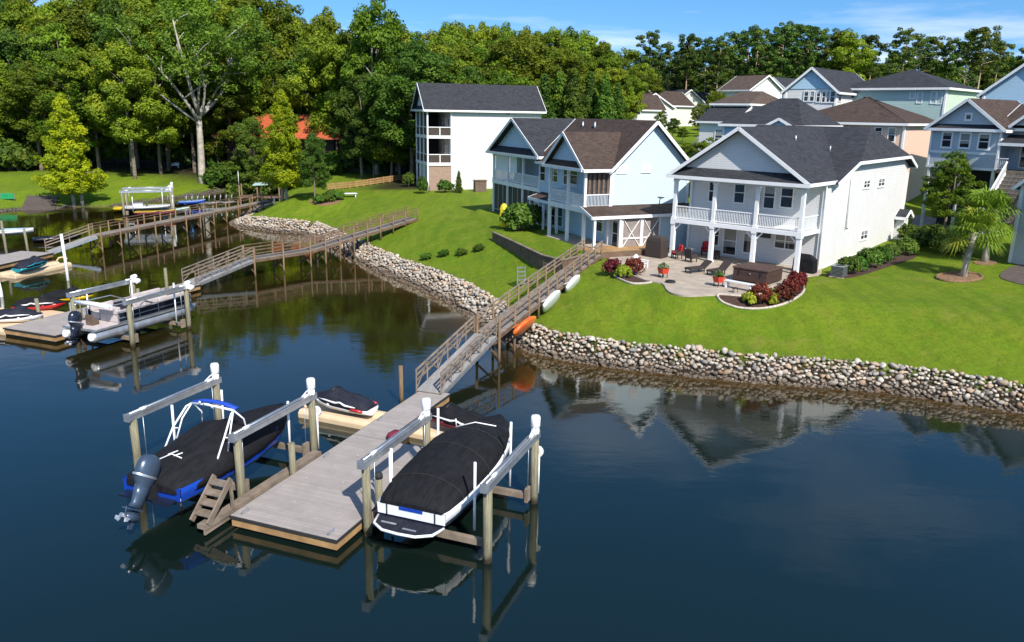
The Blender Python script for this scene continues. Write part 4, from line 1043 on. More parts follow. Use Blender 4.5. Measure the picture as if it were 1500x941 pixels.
h.add([(-.02, 1.16, .35), (-.02, -1.16, .35), (-.02, -1.17, .78), (-.02, 1.17, .78)], [(0, 1, 2, 3)]); h.build('topsides', W['blue_gel'], bb)
h = MB(); h.box(-.4, 0, -1.0, -.35, .34, .4); h.box(-.4, 0, .35, 1.0, .34, .4); h.box(-.2, 0, -.35, .35, .34, .4); h.build('swim_platform', W['navy'], bb)
cv = MB(); cover_loft(cv, [(-.08, .95, .6, .78, .86), (.1, 1.16, .5, .82, 1.0), (.9, 1.28, .52, .9, 1.28), (1.8, 1.33, .54, .96, 1.5), (2.6, 1.35, .56, 1.0, 1.72), (3.1, 1.33, .58, 1.02, 1.78), (3.8, 1.29, .6, 1.04, 1.52), (4.7, 1.15, .64, 1.06, 1.36), (5.6, .91, .72, 1.08, 1.3), (6.3, .56, .86, 1.12, 1.24), (6.74, .13, 1.0, 1.14, 1.2)])
cv.build('boat_cover', W['cover'], bb)
st_ = MB()
for pts in (((.75, .34, 1.245), (1.05, .1, 1.35), (1.0, -.35, 1.3)), ((.98, .2, 1.335), (1.25, .02, 1.395)), ((.98, -.05, 1.335), (1.2, -.22, 1.385))): st_.tube(pts, .022, 5)
st_.build('cover_strap', W['pvc'], bb)
tw = MB()
for s in (1, -1):
    y = s * 1.12
    tw.tube([(1.7, y, .98), (2.2, y * .98, 1.7), (2.75, y * .86, 2.3), (2.95, y * .8, 2.36)], .035, 8)
    tw.tube([(2.25, y, 1.05), (2.6, y * .93, 1.9), (2.95, y * .8, 2.36)], .03, 8); tw.tube([(2.2, y * .97, 1.68), (2.5, y * .97, 1.55)], .025, 6); tw.tube([(2.95, y * .8, 2.36), (3.4, y * .82, 1.9), (3.5, y * .9, 1.2)], .03, 8)
tw.tube([(2.95, .9, 2.36), (2.85, 0, 2.44), (2.95, -.9, 2.36)], .04, 8); tw.tube([(2.75, .2, 2.4), (2.68, .12, 2.55), (2.68, -.12, 2.55), (2.75, -.2, 2.4)], .025, 6); tw.lathe([(.01, -.05), (.05, 0), (.01, .05)], (2.82, .42, 2.5), 8)
tw.build('wake_tower', W['alu_white'], bb)
cn_ = MB(); cn_.loft([[(x, y, z) for y, z in ((-.92, zz), (-.5, zz + .1), (0, zz + .13), (.5, zz + .1), (.92, zz))] + [(x, y, z - .05) for y, z in ((.92, zz), (.5, zz + .1), (0, zz + .13), (-.5, zz + .1), (-.92, zz))] for x, zz in ((2.98, 2.4), (3.1, 2.42), (3.24, 2.38))], 0, True, True); cn_.build('tower_canopy', W['blue_canvas'], bb)
outboard(bb, -.2, -.08, .92, W['slate_blue'], .62, 1.2)

# --- the white boat with the black cover
fr_ = frame(RB, E69); q = fr_(-.15, 2.45)
wb = thing('motor_boat', 'white and navy boat under a long black cover with a trimmed swim platform', 'boat', (q.x, q.y, .525), E69); wb.scale = S3
X = [0, .6, 2, 3.8, 5.4, 6.5, 7.2]; Bm = [1.12, 1.2, 1.27, 1.27, 1.06, .62, .08]; Zk = [.05, .03, .0, .02, .14, .42, .86]; Zg = [.86, .88, .92, .98, 1.06, 1.16, 1.24]
h = MB(); h.loft([hull_ring(x, b, k, k + (g - k) * .62) for x, b, k, g in zip(X, Bm, Zk, Zg)], 0, True, True); h.build('hull_bottom', W['navy'], wb)
h = MB()
for s in (1, -1):
    h.loft([[(x, s * b * .99, k + (g - k) * .58), (x, s * b * 1.03, k + (g - k) * .75), (x, s * b * 1.05, g), (x, s * b * .9, g)] for x, b, k, g in zip(X, Bm, Zk, Zg)], 0, True, False, False)
h.add([(-.025, 1.15, .5), (-.025, -1.15, .5), (-.03, -1.17, .86), (-.03, 1.17, .86)], [(0, 1, 2, 3)])
h.build('topsides', W['white_gel'], wb)
def seams(boat, cover, xs, secs):
    for x in xs:
        f_ = lambda k: float(np.interp(x, [q[0] for q in secs], [q[k] for q in secs])); b_, zs_, ze_, zc_ = f_(1), f_(2), f_(3), f_(4)
        h_ = [(b_ * 1.012, zs_ + .03), (b_ * 1.018, zs_ + (ze_ - zs_) * .5), (b_ * .98, ze_ + .008), (b_ * .785, ze_ + (zc_ - ze_) * .45 + .012), (b_ * .5, ze_ + (zc_ - ze_) * .82 + .014), (b_ * .2, zc_ + .012), (0, zc_ + .024)]
        m_ = MB(); m_.tube([(x, y, z) for y, z in h_] + [(x, -y, z) for y, z in reversed(h_[:-1])], .013, 4); m_.build('seam', W['rubber'], cover)
a = MB(); a.box(-.05, -.03, -.4, .4, .74, .85); a.build('name_stripe', W['blue_gel'], wb)
a = MB()
for s in (1, -1): a.box(-.06, -.035, s * .82 - .015, s * .82 + .015, .5, .86)
a.build('strap', W['black'], wb)
a = MB(); pl_ = [(-.05, 1.12), (-.55, .98), (-.82, .55), (-.86, 0), (-.82, -.55), (-.55, -.98), (-.05, -1.12)]
a.prism(list(reversed(pl_)), .36, .44); sp = a.build('swim_platform', W['cover_navy'], wb)
a = MB(); a.tube([(x, y, .42) for x, y in pl_], .045, 8); a.build('platform_trim', W['white_gel'], sp)
a = MB(); a.box(-.45, -.38, .3, .8, .441, .46); a.box(-.6, -.53, -.45, .0, .441, .46); a.build('platform_pad', W['alu'], sp)
cv = MB(); cover_loft(cv, [(-.04, 1.05, .84, .92, .98), (.25, 1.16, .82, 1.0, 1.2), (1.0, 1.26, .84, 1.12, 1.5), (2.0, 1.31, .88, 1.2, 1.66), (2.9, 1.32, .9, 1.26, 1.82), (3.6, 1.3, .93, 1.3, 1.95), (4.1, 1.26, .96, 1.3, 1.9), (4.9, 1.15, 1.0, 1.28, 1.6), (5.8, .92, 1.06, 1.28, 1.5), (6.6, .58, 1.14, 1.3, 1.42), (7.16, .12, 1.2, 1.3, 1.34)])
cvo = cv.build('boat_cover', W['cover'], wb)
seams(wb, cvo, (1.0, 2.9, 4.5, 5.8), [(-.04, 1.05, .84, .92, .98), (.25, 1.16, .82, 1.0, 1.2), (1.0, 1.26, .84, 1.12, 1.5), (2.0, 1.31, .88, 1.2, 1.66), (2.9, 1.32, .9, 1.26, 1.82), (3.6, 1.3, .93, 1.3, 1.95), (4.1, 1.26, .96, 1.3, 1.9), (4.9, 1.15, 1.0, 1.28, 1.6), (5.8, .92, 1.06, 1.28, 1.5), (6.6, .58, 1.14, 1.3, 1.42)])
a = MB(); a.tube([(4.3, .5, 1.8), (4.3, .52, 2.12)], .018, 6); a.build('cover_vent', W['pvc'], wb); a = MB(); a.tube([(5.3, 1.0, 1.36), (5.5, .3, 1.58), (5.55, -.5, 1.54)], .022, 6); a.build('cover_strap', W['pvc'], wb)

# --- jet skis
def jet_ski(label, loc, rz, hull, cover, stripe=None, z=.3, rider=True):
    j = thing('jet_ski', label, 'jet ski', (loc[0], loc[1], z * KD), rz); j.scale = S3
    X = [0, .3, 1.0, 1.9, 2.6, 3.05]; B = [.46, .54, .58, .54, .36, .04]; K = [.05, .02, 0, .02, .14, .42]; Gz = [.36, .38, .42, .46, .52, .56]
    h = MB(); h.loft([hull_ring(x, b, k, g) for x, b, k, g in zip(X, B, K, Gz)], 0, True, True); h.build('hull', hull, j)
    c = MB(); cover_loft(c, [(.02, .42, .3, .42, .5), (.4, .54, .33, .5, .72), (.9, .58, .35, .55, .86), (1.35, .57, .38, .6, .84), (1.7, .56, .4, .66, 1.02), (1.92, .53, .41, .68, 1.06), (2.2, .47, .44, .66, .86), (2.65, .34, .5, .62, .7), (3.05, .06, .54, .58, .6)]); cv = c.build('cover', cover, j)
    if stripe:
        s = MB()
        for sd in (1, -1): s.tube([(.5, sd * .59, .5), (1.0, sd * .60, .52), (1.25, sd * .59, .62), (1.5, sd * .57, .56), (2.1, sd * .5, .6), (2.5, sd * .39, .58)], [.02, .05, .04, .05, .035, .015], 6)
        s.build('cover_stripe', stripe, cv)
    a = MB(); a.tube([(1.85, .34, .96), (1.78, .0, 1.1), (1.85, -.34, .96)], .03, 6); a.build('handlebar', W['black'], j)
    return j
def ski_float(label, loc, rz, L=3.7, w=1.6):
    f = thing('drive_on_float', label, 'float', (loc[0], loc[1], 0), rz); f.scale = S3
    b = MB()
    pr = [(-w / 2, -.15), (-w / 2, .2), (-w / 2 + .12, .34), (-.42, .34), (-.25, .16), (.25, .16), (.42, .34), (w / 2 - .12, .34), (w / 2, .2), (w / 2, -.15)]
    b.ext([(0, y, z) for y, z in reversed(pr)], (L, 0, 0)); 
    b.build('float_body', W['float_tan'], f, bevel=.04)
    r = MB(); r.tube([(L - .2, -.45, .34), (L + .08, -.4, .62), (L + .1, 0, .68), (L + .08, .4, .62), (L - .2, .45, .34)], .07, 8); r.build('bow_stop', W['float_tan'], f)
    return f
q = DN(9.6, 4.1); ski_float('tan drive-on float left of the near dock carrying the red-striped jet ski', q, E69 + R(88))
q = DN(9.65, 4.5); js = jet_ski('covered jet ski with red stern panel on the tan float beside the near dock', q, E69 + R(88), W['white_gel'], W['cover_navy'], W['white_gel'])
for k in (1, -1): a = MB(); a.tube([(.15, k * .58, .36), (.7, k * .62, .4)], .07, 8); a.build('stern_panel', W['red_gel'], js)
q = DN(9.7, 2.35); ski_float('tan drive-on float right of the narrow dock behind the white boat', q, E69 - R(92))
q = DN(9.75, -.9); jj = jet_ski('black covered jet ski with bold white zigzag stripes behind the white boat', q, E69 + R(88), W['maroon'], W['cover'], W['white_gel'])
def ltube(label, name, loc, m, r=.42, s=1):
    o = thing(name, label, 'fender', loc, .4); b = MB(); b.blob((0, 0, r * .5), (r, r * .75, r * .55), 12, 6, .06); b.build('body', m, o); 
    b = MB(); b.tube([(r * .9, 0, r * .5), (r * 1.15, 0, r * .55)], .03, 6); b.build('valve', W['pvc'], o); return o
q = DN(7.5, 2.15, .45); ltube('round maroon tow tube lying at the dock edge behind the lift pile', 'tow_tube', q, W['maroon'])

# --- the pontoon boat, its lift and dock
PB = (-25.55 * KD, 43.3 * KD); PR = R(68.5); PN = frame(PB, PR)
dock('floating_dock', 'grey decked floating dock beside the pontoon boat with covered jet skis along it', PB, PR, [(0, 7.4, 0, 4.07), (7.44, 14.2, 2.6, 4.07)])
q = PN(2.3, 4.0); pile('mooring_pile', 'leaning pile on the far dock edge in front of the red covered jet ski', q.x, q.y, 1.9, lean=(-.1, 0))
q = PN(2.1, .35); pile('mooring_pile', 'short pile at the inner edge of the pontoon dock near the black outboard', q.x, q.y, 1.7)
q = PN(10.8, 2.4); pile('mooring_pile', 'tall pile behind the pontoon boat between its lift beams', q.x, q.y, 2.5, .12)
q = PN(8.2, 2.3); pile('mooring_pile', 'stubby pile half hidden by the pontoon boat', q.x, q.y, 1.5, .12)
LO = (-21.12 * KD, 43.05 * KD); PL_ = frame(LO, PR)
boat_lift('boat_lift', 'four-pile lift with teal-white motors holding the pontoon boat', LO, PR, 4.3, 4.2, [(3.7, .35, 2.9), (.6, 3.8, 2.5), (3.9, 3.9, 2.7)], motors='side', zt=2.45, cz=.45)
q = PL_(-1.5, 2.05)
pb = thing('pontoon_boat', 'aluminium pontoon boat with beige seats and a folded top on its lift', 'boat', (q.x, q.y, .546), PR); pb.scale = S3
for s in (1, -1):
    b = MB(); b.tube([(-.2, s * .95, .3), (0, s * .95, .3), (6.6, s * .95, .3), (7.3, s * .95, .42), (7.7, s * .95, .58)], [.26, .3, .3, .2, .03], 14); t_ = b.build('pontoon', W['alu'], pb)
    c = MB(); c.tube([(-.28, s * .95, .3), (-.2, s * .95, .3)], [.14, .27], 14); c.build('end_cap', W['pvc'], t_)
b = MB(); b.box(-.1, 7.1, -1.22, 1.22, .62, .72); b.box(.2, 6.9, -.7, .7, .5, .62); b.build('deck', W['alu'], pb)
b = MB(); b.box(0, 7.0, -1.15, 1.15, .722, .735); b.build('deck_carpet', W['seat_vinyl'], pb)
def fencep(y):
    b = MB(); b.box(1.6, 6.9, y - .02, y + .02, .78, 1.3); f = b.build('side_panel', W['navy'], pb)
    r = MB()
    for z in (.78, 1.02, 1.36): r.bar((1.5, y * 1.01, z), (7.0, y * 1.01, z), .06, .05)
    for x in (1.5, 3.0, 4.4, 5.7, 7.0): r.bar((x, y * 1.01, .74), (x, y * 1.01, 1.38), .05, .05)
    r.build('rail_frame', W['alu'], f)
fencep(1.18); fencep(-1.18)
b = MB(); b.box(1.7, 3.2, .45, 1.1, .74, 1.15); b.box(1.7, 3.2, .95, 1.14, 1.15, 1.5); b.build('bench_seat', W['seat_vinyl'], pb, bevel=.05)
b = MB(); b.box(4.6, 6.8, .45, 1.1, .74, 1.15); b.box(4.6, 6.8, .95, 1.14, 1.15, 1.55); b.build('bench_seat', W['seat_vinyl'], pb, bevel=.05)
b = MB(); b.box(4.6, 6.8, -1.1, -.45, .74, 1.15); b.box(4.6, 6.8, -1.14, -.95, 1.15, 1.55); b.build('bench_seat', W['seat_vinyl'], pb, bevel=.05)
b = MB(); b.box(1.6, 2.5, -1.1, .3, .74, 1.2); b.box(1.55, 1.7, -1.1, .3, 1.2, 1.5); b.build('stern_lounge', W['seat_vinyl'], pb, bevel=.05)
b = MB(); b.box(3.5, 4.1, -1.1, -.4, .74, 1.6); b.build('helm_console', W['seat_vinyl'], pb, bevel=.05)
b = MB()
for s in (1, -1): b.tube([(4.2, s * 1.15, 1.36), (3.2, s * 1.15, 1.78), (1.2, s * 1.12, 1.82), (.7, s * 1.1, 1.74)], .03, 6)
b.tube([(1.2, 1.12, 1.82), (1.2, -1.12, 1.82)], .03, 6); b.build('top_frame', W['alu'], pb)
b = MB(); b.tube([(.9, 1.2, 1.86), (.9, 0, 1.88), (.9, -1.2, 1.86)], .13, 10); b.tube([(1.15, 1.15, 1.78), (1.15, -1.15, 1.78)], .1, 10); b.build('folded_top', W['white_gel'], pb)
b = MB(); b.box(.55, 1.0, -.3, .2, .74, 1.0); b.box(.55, .68, -.3, .2, 1.0, 1.3); b.build('fishing_seat', W['brown_wall'], pb)
outboard(pb, -.15, .0, .95, W['navy'], .28, 1.05)
for lb, x, cl, cvr in (('covered jet ski with a white and teal hull at the corner of the pontoon dock', -.6, W['white_gel'], W['cover_navy']), ('covered jet ski with a red hull beside the pontoon dock', 1.7, W['red_gel'], W['cover']), ('covered jet ski with a yellow hull beside the pontoon dock', 4.4, W['yellow_plastic'], W['cover'])):
    q = at(*{-.6: (-16, 474), 1.7: (22, 456), 4.4: (66, 444)}[x], .3); jet_ski(lb, q, R(8), cl, cvr, W['white_gel'] if x < 3 else None, z=.28)
q = PN(2.4, 4.15); ski_float('low tan float along the outer side of the pontoon dock', q, PR + R(90), 3.6, 4.6)

# --- third dock on the far left with its covered jet ski and piles
q0 = at(-60, 402, .5); q1 = at(78, 371, .5); w3 = (q1 - q0).length / KD; a3 = math.atan2(q1.y - q0.y, q1.x - q0.x)
dock('floating_dock', 'weathered dock reaching in from the left edge with a teal-striped jet ski', (q0.x, q0.y), a3, [(0, w3, 0, 3.2)])
qa = at(8, 404, .2); qb = at(92, 386, .2); a4 = math.atan2(qb.y - qa.y, qb.x - qa.x); nn = Vector((-math.sin(a4), math.cos(a4)))
ski_float('tan float along the left dock under the teal-striped jet ski', (qa.x, qa.y), a4, (qb - qa).length / KD, 1.9)
jet_ski('navy covered jet ski with a teal and white stripe on the left dock float', (qa.x + .9, qa.y + .4 * nn.y), a4, W['teal_gel'], W['cover_navy'], W['teal_gel'], z=.35)
for (x, y, top, m, lb) in ((100, 411, 341, 'pvc', 'white sleeved pile beside the teal-striped jet ski'), (42, 374, 336, 'pile', 'bare pile on the third dock right of the parked boat'), (11, 378, 325, 'pile', 'bare pile at the left edge in front of the parked boat'), (3, 435, 415, 'pvc', 'white sleeved pile cut by the left edge')):
    q = at(x, y, 0); zt = .3
    for _ in range(30):
        if proj((q.x, q.y, zt))[1] > top: zt += .12
    pile('mooring_pile', lb, q.x, q.y, zt, .12, W[m], lean=(-.12, 0))
def small_boat(name, label, loc, rz, L, B, hull, deck, z=0, shield=False, cat='boat'):
    b0 = thing(name, label, cat, (loc[0], loc[1], z), rz); b0.scale = S3
    X = [0, L * .1, L * .4, L * .7, L * .9, L]; Bs = [B * .42, B * .48, B * .5, B * .44, B * .24, .03]; K = [.05, .02, 0, .04, .15, .35]; Z = [.5, .5, .52, .58, .66, .72]
    h = MB(); h.loft([hull_ring(x, b, k, g) for x, b, k, g in zip(X, Bs, K, Z)], 0, True, True); h.build('hull', hull, b0)
    d = MB(); d.loft([[(x, b * 1.04, g), (x, b * .75, g + .03), (x, b * .72, g - .15), (x, -b * .72, g - .15), (x, -b * .75, g + .03), (x, -b * 1.04, g)] for x, b, g in zip(X, Bs, Z)], 0, False, False, False); d.build('deck', deck, b0)
    if shield:
        s = MB(); s.loft([[(L * .5, -B * .4, .55), (L * .5, B * .4, .55)], [(L * .46, -B * .36, 1.0), (L * .46, B * .36, 1.0)]], 0, False, False, False); s.build('windshield', W['glass_teal'], b0)
        s = MB(); s.box(L * .2, L * .4, -B * .3, B * .3, .4, .85); s.build('seat', W['white_gel'], b0)
    return b0
q = at(2, 352, .3); small_boat('motor_boat', 'white boat with pale blue stripe cut by the left edge', (q.x - 3.5, q.y - .3), R(12), 6, 2.3, W['white_gel'], W['side_sky'], .7, True)
q = at(62, 356, 0); small_boat('motor_boat', 'dark low boat moored behind the third dock', (q.x - 1, q.y), R(30), 4.2, 1.7, W['navy'], W['cover'], -.05)

# --- the far lift with the yellow boat
a = at(182, 318, 0); b_ = at(262, 315, 0); rz4 = R(20)
boat_lift('boat_lift', 'far boat lift with white posts over the small white motor boat', (a.x, a.y), rz4, 5.4, 4.2, [(1.0, .5, 2.8), (4.2, 3.6, 3.0)], zt=2.9, motors='tower')
f4 = frame((a.x, a.y), rz4)
q = f4(-.2, 1.9); small_boat('motor_boat', 'small white motor boat with a windshield on the far lift', q, rz4, 5.6, 2.1, W['white_gel'], W['seat_vinyl'], .6, True)
q = at(167, 313, 0); small_boat('dinghy', 'bright yellow dinghy afloat left of the far lift', (q.x, q.y), R(22), 4.6, 2.0, W['yellow_plastic'], W['yellow'], .25, cat='boat')
q = at(198, 320, 0); small_boat('canoe', 'yellow and maroon canoe below the far lift', (q.x, q.y), R(14), 4.6, 1.2, W['maroon'], W['yellow'], .3)
q = at(233, 313, 0); small_boat('canoe', 'pale green canoe moored right of the far lift', (q.x, q.y), R(18), 3.6, 1.1, W['side_mint'], W['side_green'], 0.05)
q = at(262, 303, 0); small_boat('dinghy', 'blue dinghy moored by the metal railing', (q.x, q.y), R(20), 3.4, 1.4, W['blue_canvas'], W['side_sky'], .2)
q = at(297, 302, .0); r5 = thing('folded_gangway', 'row of bent metal hoops on a folded gangway in the cove', 'gangway', (q.x, q.y, .4), R(28))
b = MB(); b.box(-2.6, 4.6, -.5, -.42, 0, .14); b.box(-2.6, 4.6, .42, .5, 0, .14); b.build('side_rail', W['alu'], r5)
for k in range(9): b = MB(); x = -2.3 + k * .8; b.tube([(x, -.46, .1), (x + .05, -.46, 1.0), (x + .15, -.2, 1.25), (x + .15, .2, 1.25), (x + .05, .46, 1.0), (x, .46, .1)], .045, 6); b.build('hoop', W['alu'], r5)

# ------------------------------------------------------------------ gangways and walkways
def zdeck(q, py):
    lo, hi = -1.0, 6.0
    for _ in range(40):
        m = (lo + hi) / 2
        if proj((q.x, q.y, m))[1] > py: lo = m
        else: hi = m
    return lo
def strip(mb, L_, R_, th, m=0, dz=0):
    n = len(L_); v = [(p.x, p.y, p.z + dz) for p in L_] + [(p.x, p.y, p.z + dz) for p in R_]
    v += [(x, y, z - th) for x, y, z in v]; fs = []
    for i in range(n - 1):
        a, b, c, d = i, i + 1, n + i + 1, n + i
        fs += [(a, d, c, b), (a + 2 * n, b + 2 * n, c + 2 * n, d + 2 * n), (a, b, b + 2 * n, a + 2 * n), (d, d + 2 * n, c + 2 * n, c)]
    fs += [(0, 2 * n, 3 * n, n), (n - 1, 2 * n - 1, 4 * n - 1, 3 * n - 1)]
    return mb.add(v, fs, m)
def walkway(name, label, cen, width, mats, rails=(1, 1), spacing=1.9, h=1.05, piles=True, brace=True, cat='walkway', nrail=3, truss=False, deckmat=None, pole_top=0):
    """cen: centre points with z"""
    cen = [Vector(p) for p in cen]; o = cen[0].copy(); o.z = 0
    t = thing(name, label, cat, o)
    def side(k):
        out = []
        for i, p in enumerate(cen):
            d = (cen[min(i + 1, len(cen) - 1)] - cen[max(i - 1, 0)]); d.z = 0; d.normalize()
            out.append(p + Vector((-d.y, d.x, 0)) * k * width / 2)
        return out
    Lp, Rp = side(1), side(-1)
    mb = MB(); strip(mb, Lp, Rp, .05); mb.build('decking', deckmat or mats[0], t, o)
    for s in (Lp, Rp):
        mb = MB()
        for a, b in zip(s[:-1], s[1:]): mb.bar(a - Vector((0, 0, .17)), b - Vector((0, 0, .17)), .06, .22)
        mb.build('joist', mats[1], t, o)
    def along(s):
        pts = []; 
        for i, (a, b) in enumerate(zip(s[:-1], s[1:])):
            n = max(1, round((b - a).length / spacing))
            for k in range(n): pts.append(a.lerp(b, k / n))
        pts.append(s[-1]); return pts
    al, ar = along(Lp), along(Rp)
    for on, pts, sg in ((rails[0], al, 1), (rails[1], ar, -1)):
        for i, p in enumerate(pts):
            g = min(hz(p.x, p.y), 0) - .8 if hz(p.x, p.y) < 0.05 else hz(p.x, p.y) - .3
            mb = MB()
            if piles:
                mb.tube([(p.x, p.y, g), (p.x, p.y, p.z + (h + .04 if on else .15 + pole_top))], [.085, .075], 8)
                mb.build('pile', W['pile_brown'], t, o)
            elif on:
                mb.bar((p.x, p.y, p.z - .25), (p.x, p.y, p.z + h), .07, .07); mb.build('post', mats[2], t, o)
        if on:
            for k in range(nrail):
                mb = MB(); z = h - k * h * .8 / nrail
                for a, b in zip(pts[:-1], pts[1:]):
                    mb.bar(a + Vector((0, 0, z)), b + Vector((0, 0, z)), .12 if k == 0 else .05, .05 if k == 0 else .1)
                mb.build('handrail' if k == 0 else 'rail', mats[2], t, o)
            if truss:
                mb = MB()
                for i, (a, b) in enumerate(zip(pts[:-1], pts[1:])):
                    if i % 2: a, b = b, a
                    mb.bar(a + Vector((0, 0, .05)), b + Vector((0, 0, h - .08)), .05, .05)
                mb.build('truss', mats[2], t, o)
    if piles and brace:
        for a, b in zip(al, ar):
            if hz((a.x + b.x) / 2, (a.y + b.y) / 2) < .5:
                mb = MB(); mb.bar((a.x, a.y, a.z - .35), (b.x, b.y, .35), .05, .12); mb.bar((a.x + .06, a.y, .35), (b.x + .06, b.y, b.z - .35), .05, .12); mb.build('brace', W['timber_brown'], t, o)
    return t
WOOD = (W['deck_x'], W['timber_brown'], W['timber']); GREY = (W['deck'], W['alu'], W['timber'])
W['deck_ramp'] = m_wood('ramp_boards', (.30, .285, .27), 'x', .16, .6, .8, .08)
# near gangway and walkway
foot = at(728, 535, 0); zt_ = zdeck(foot, 493)
g0 = DN(12.75, 3.4, .58)
tp = at(711, 490, zt_)
walkway('gangway', 'grey aluminium gangway sloping from the near dock up to the brown walkway', [g0, g0.lerp(tp, .5), tp], 1.35, GREY, spacing=1.45, piles=False, truss=True, cat='gangway', deckmat=W['deck_ramp'])
e1 = at(868, 372, 3.65)
mid = [tp.lerp(e1, t) for t in (.02, .25, .5, .75, 1.0)]
for i, p in enumerate(mid): p.z = zt_ + (3.65 - zt_) * (i / 4)
walkway('walkway', 'brown railed timber walkway climbing from the rocks to the patio deck', mid, 1.45, WOOD, spacing=1.75)
# second gangway and walkway
ps = [(370.5, 408, 384), (403.7, 399, 377), (434, 391.5, 369), (461.5, 391, 363), (486.7, 384, 356), (511, 375, 350), (533.7, 362, 344)]
feet = [at(x, y, 0) for x, y, d in ps]; zs = [zdeck(f, d) for f, (x, y, d) in zip(feet, ps)]
print('wk2', [(round(f.x, 1), round(f.y, 1), round(z, 2)) for f, z in zip(feet, zs)])
z2 = sum(zs[:5]) / 5
s0 = at(372, 380, z2); s1 = G(611, 324) + Vector((0, 0, .3))
dv = (s1 - s0).normalized(); nv = Vector((-dv.y, dv.x, 0)) * .7
walkway('walkway', 'long weathered timber walkway with many piles from the pontoon dock to the lawn', [Vector((s0.lerp(s1, t).x + nv.x, s0.lerp(s1, t).y + nv.y, z2 + (s1.z - z2) * max(0, (t - .3) / .7))) for t in (0, .15, .3, .475, .65, .825, 1)], 1.5, (W['deck_x'], W['timber_brown'], W['timber_brown']), spacing=2.1)
g1 = PN(13.9, 3.35, .58)
walkway('gangway', 'pale grey gangway with trussed rails rising from the pontoon dock', [g1, g1.lerp(s0 + nv, .5), s0 + nv], 1.4, GREY, spacing=1.7, rails=(1, 1), piles=False, truss=True, cat='gangway', deckmat=W['deck_ramp'])
# third walkway
ps = [(150, 374, 344), (186, 363, 338), (224, 353.6, 331), (260, 347, 324), (290, 341, 318), (320, 331, 312)]
feet = [at(x, y, 0) for x, y, d in ps]; zs = [zdeck(f, d) for f, (x, y, d) in zip(feet, ps)]
print('wk3', [(round(f.x, 1), round(f.y, 1), round(z, 2)) for f, z in zip(feet, zs)])
z3 = sum(zs) / 6; s0 = at(148, 345, z3); s1 = at(398, 294, z3); dv = (s1 - s0).normalized(); nv = Vector((-dv.y, dv.x, 0)) * .65
walkway('walkway', 'far brown walkway on tall piles crossing the cove to the left bank', [s0.lerp(s1, t) + nv for t in (0, .33, .66, 1)], 1.3, (W['deck_x'], W['timber_brown'], W['timber_brown']), rails=(1, 0), spacing=3.1, pole_top=.75)
g1 = at(70, 369, .55)
walkway('gangway', 'far pale gangway rising from the left dock to the third walkway', [g1, s0 + nv], 1.3, GREY, rails=(1, 0), spacing=2.2, piles=False, cat='gangway', deckmat=W['deck_ramp'])

# canoes hung on and lying beside the near walkway
def canoe(label, c, ang, tilt, m, L=3.6, B=.95, name='kayak'):
    o = thing(name, label, 'kayak', c, ang); b = MB(); rings = []
    for i in range(9):
        t = i / 8; x = (t - .5) * L; w_ = B / 2 * (math.sin(math.pi * (t * .96 + .02)) ** .7); dp = .32 * (math.sin(math.pi * (t * .9 + .05)) ** .5)
        ring = []
        for j in range(10):
            a_ = 2 * math.pi * j / 10; y = w_ * math.cos(a_); z = dp * math.sin(a_) * (.45 if math.sin(a_) < 0 else 1)
            ring.append((x, y * math.cos(tilt) - z * math.sin(tilt), y * math.sin(tilt) + z * math.cos(tilt)))
        rings.append(ring)
    b.loft(rings); hl = b.build('hull', m, o)
    k = MB(); k.tube([(-L * .42, -.0 * math.cos(tilt) - .335 * math.sin(tilt) * .93, .335 * math.cos(tilt) * .93)] + [(x_, -.345 * math.sin(tilt), .345 * math.cos(tilt)) for x_ in (-L * .2, 0, L * .2)] + [(L * .42, -.335 * math.sin(tilt) * .93, .335 * math.cos(tilt) * .93)], .022, 6); k.build('keel_strip', m, o)
    return o
wd_ = (e1 - tp); wang = math.atan2(wd_.y, wd_.x); rn = Vector((math.sin(wang), -math.cos(wang), 0))
def onwalk(px, py):
    best = None
    for i in range(101):
        p = tp.lerp(e1, i / 100); p.z = zt_ + (3.65 - zt_) * i / 100; p = p + rn * 1.2 + Vector((0, 0, -.25))
        a_, b_ = proj(p); dd = (a_ - px) ** 2
        if best is None or dd < best[0]: best = (dd, p)
    return best[1]
c1 = onwalk(809, 442); c1.z += .1; canoe('white canoe hull standing on edge against the walkway, nearer the water', c1, wang, R(-62), W['white_gel'], 2.5, 1.75, 'canoe')
c2 = onwalk(840, 420); c2.z += .1; canoe('white canoe hull standing on edge against the walkway, nearer the patio', c2, wang, R(-62), W['white_gel'], 2.2, 1.6, 'canoe')
c3 = onwalk(770, 476); canoe('orange kayak hung under the side of the walkway above the rocks', c3 + Vector((0, 0, -.15)), wang, R(-55), W['orange'], 3.0, 1.6)
q = G(368, 304); canoe('teal kayak pulled up on the bank beside the third walkway', q + Vector((0, 0, .45)), R(25), R(20), W['teal_plastic'], 4.2, 1.3)

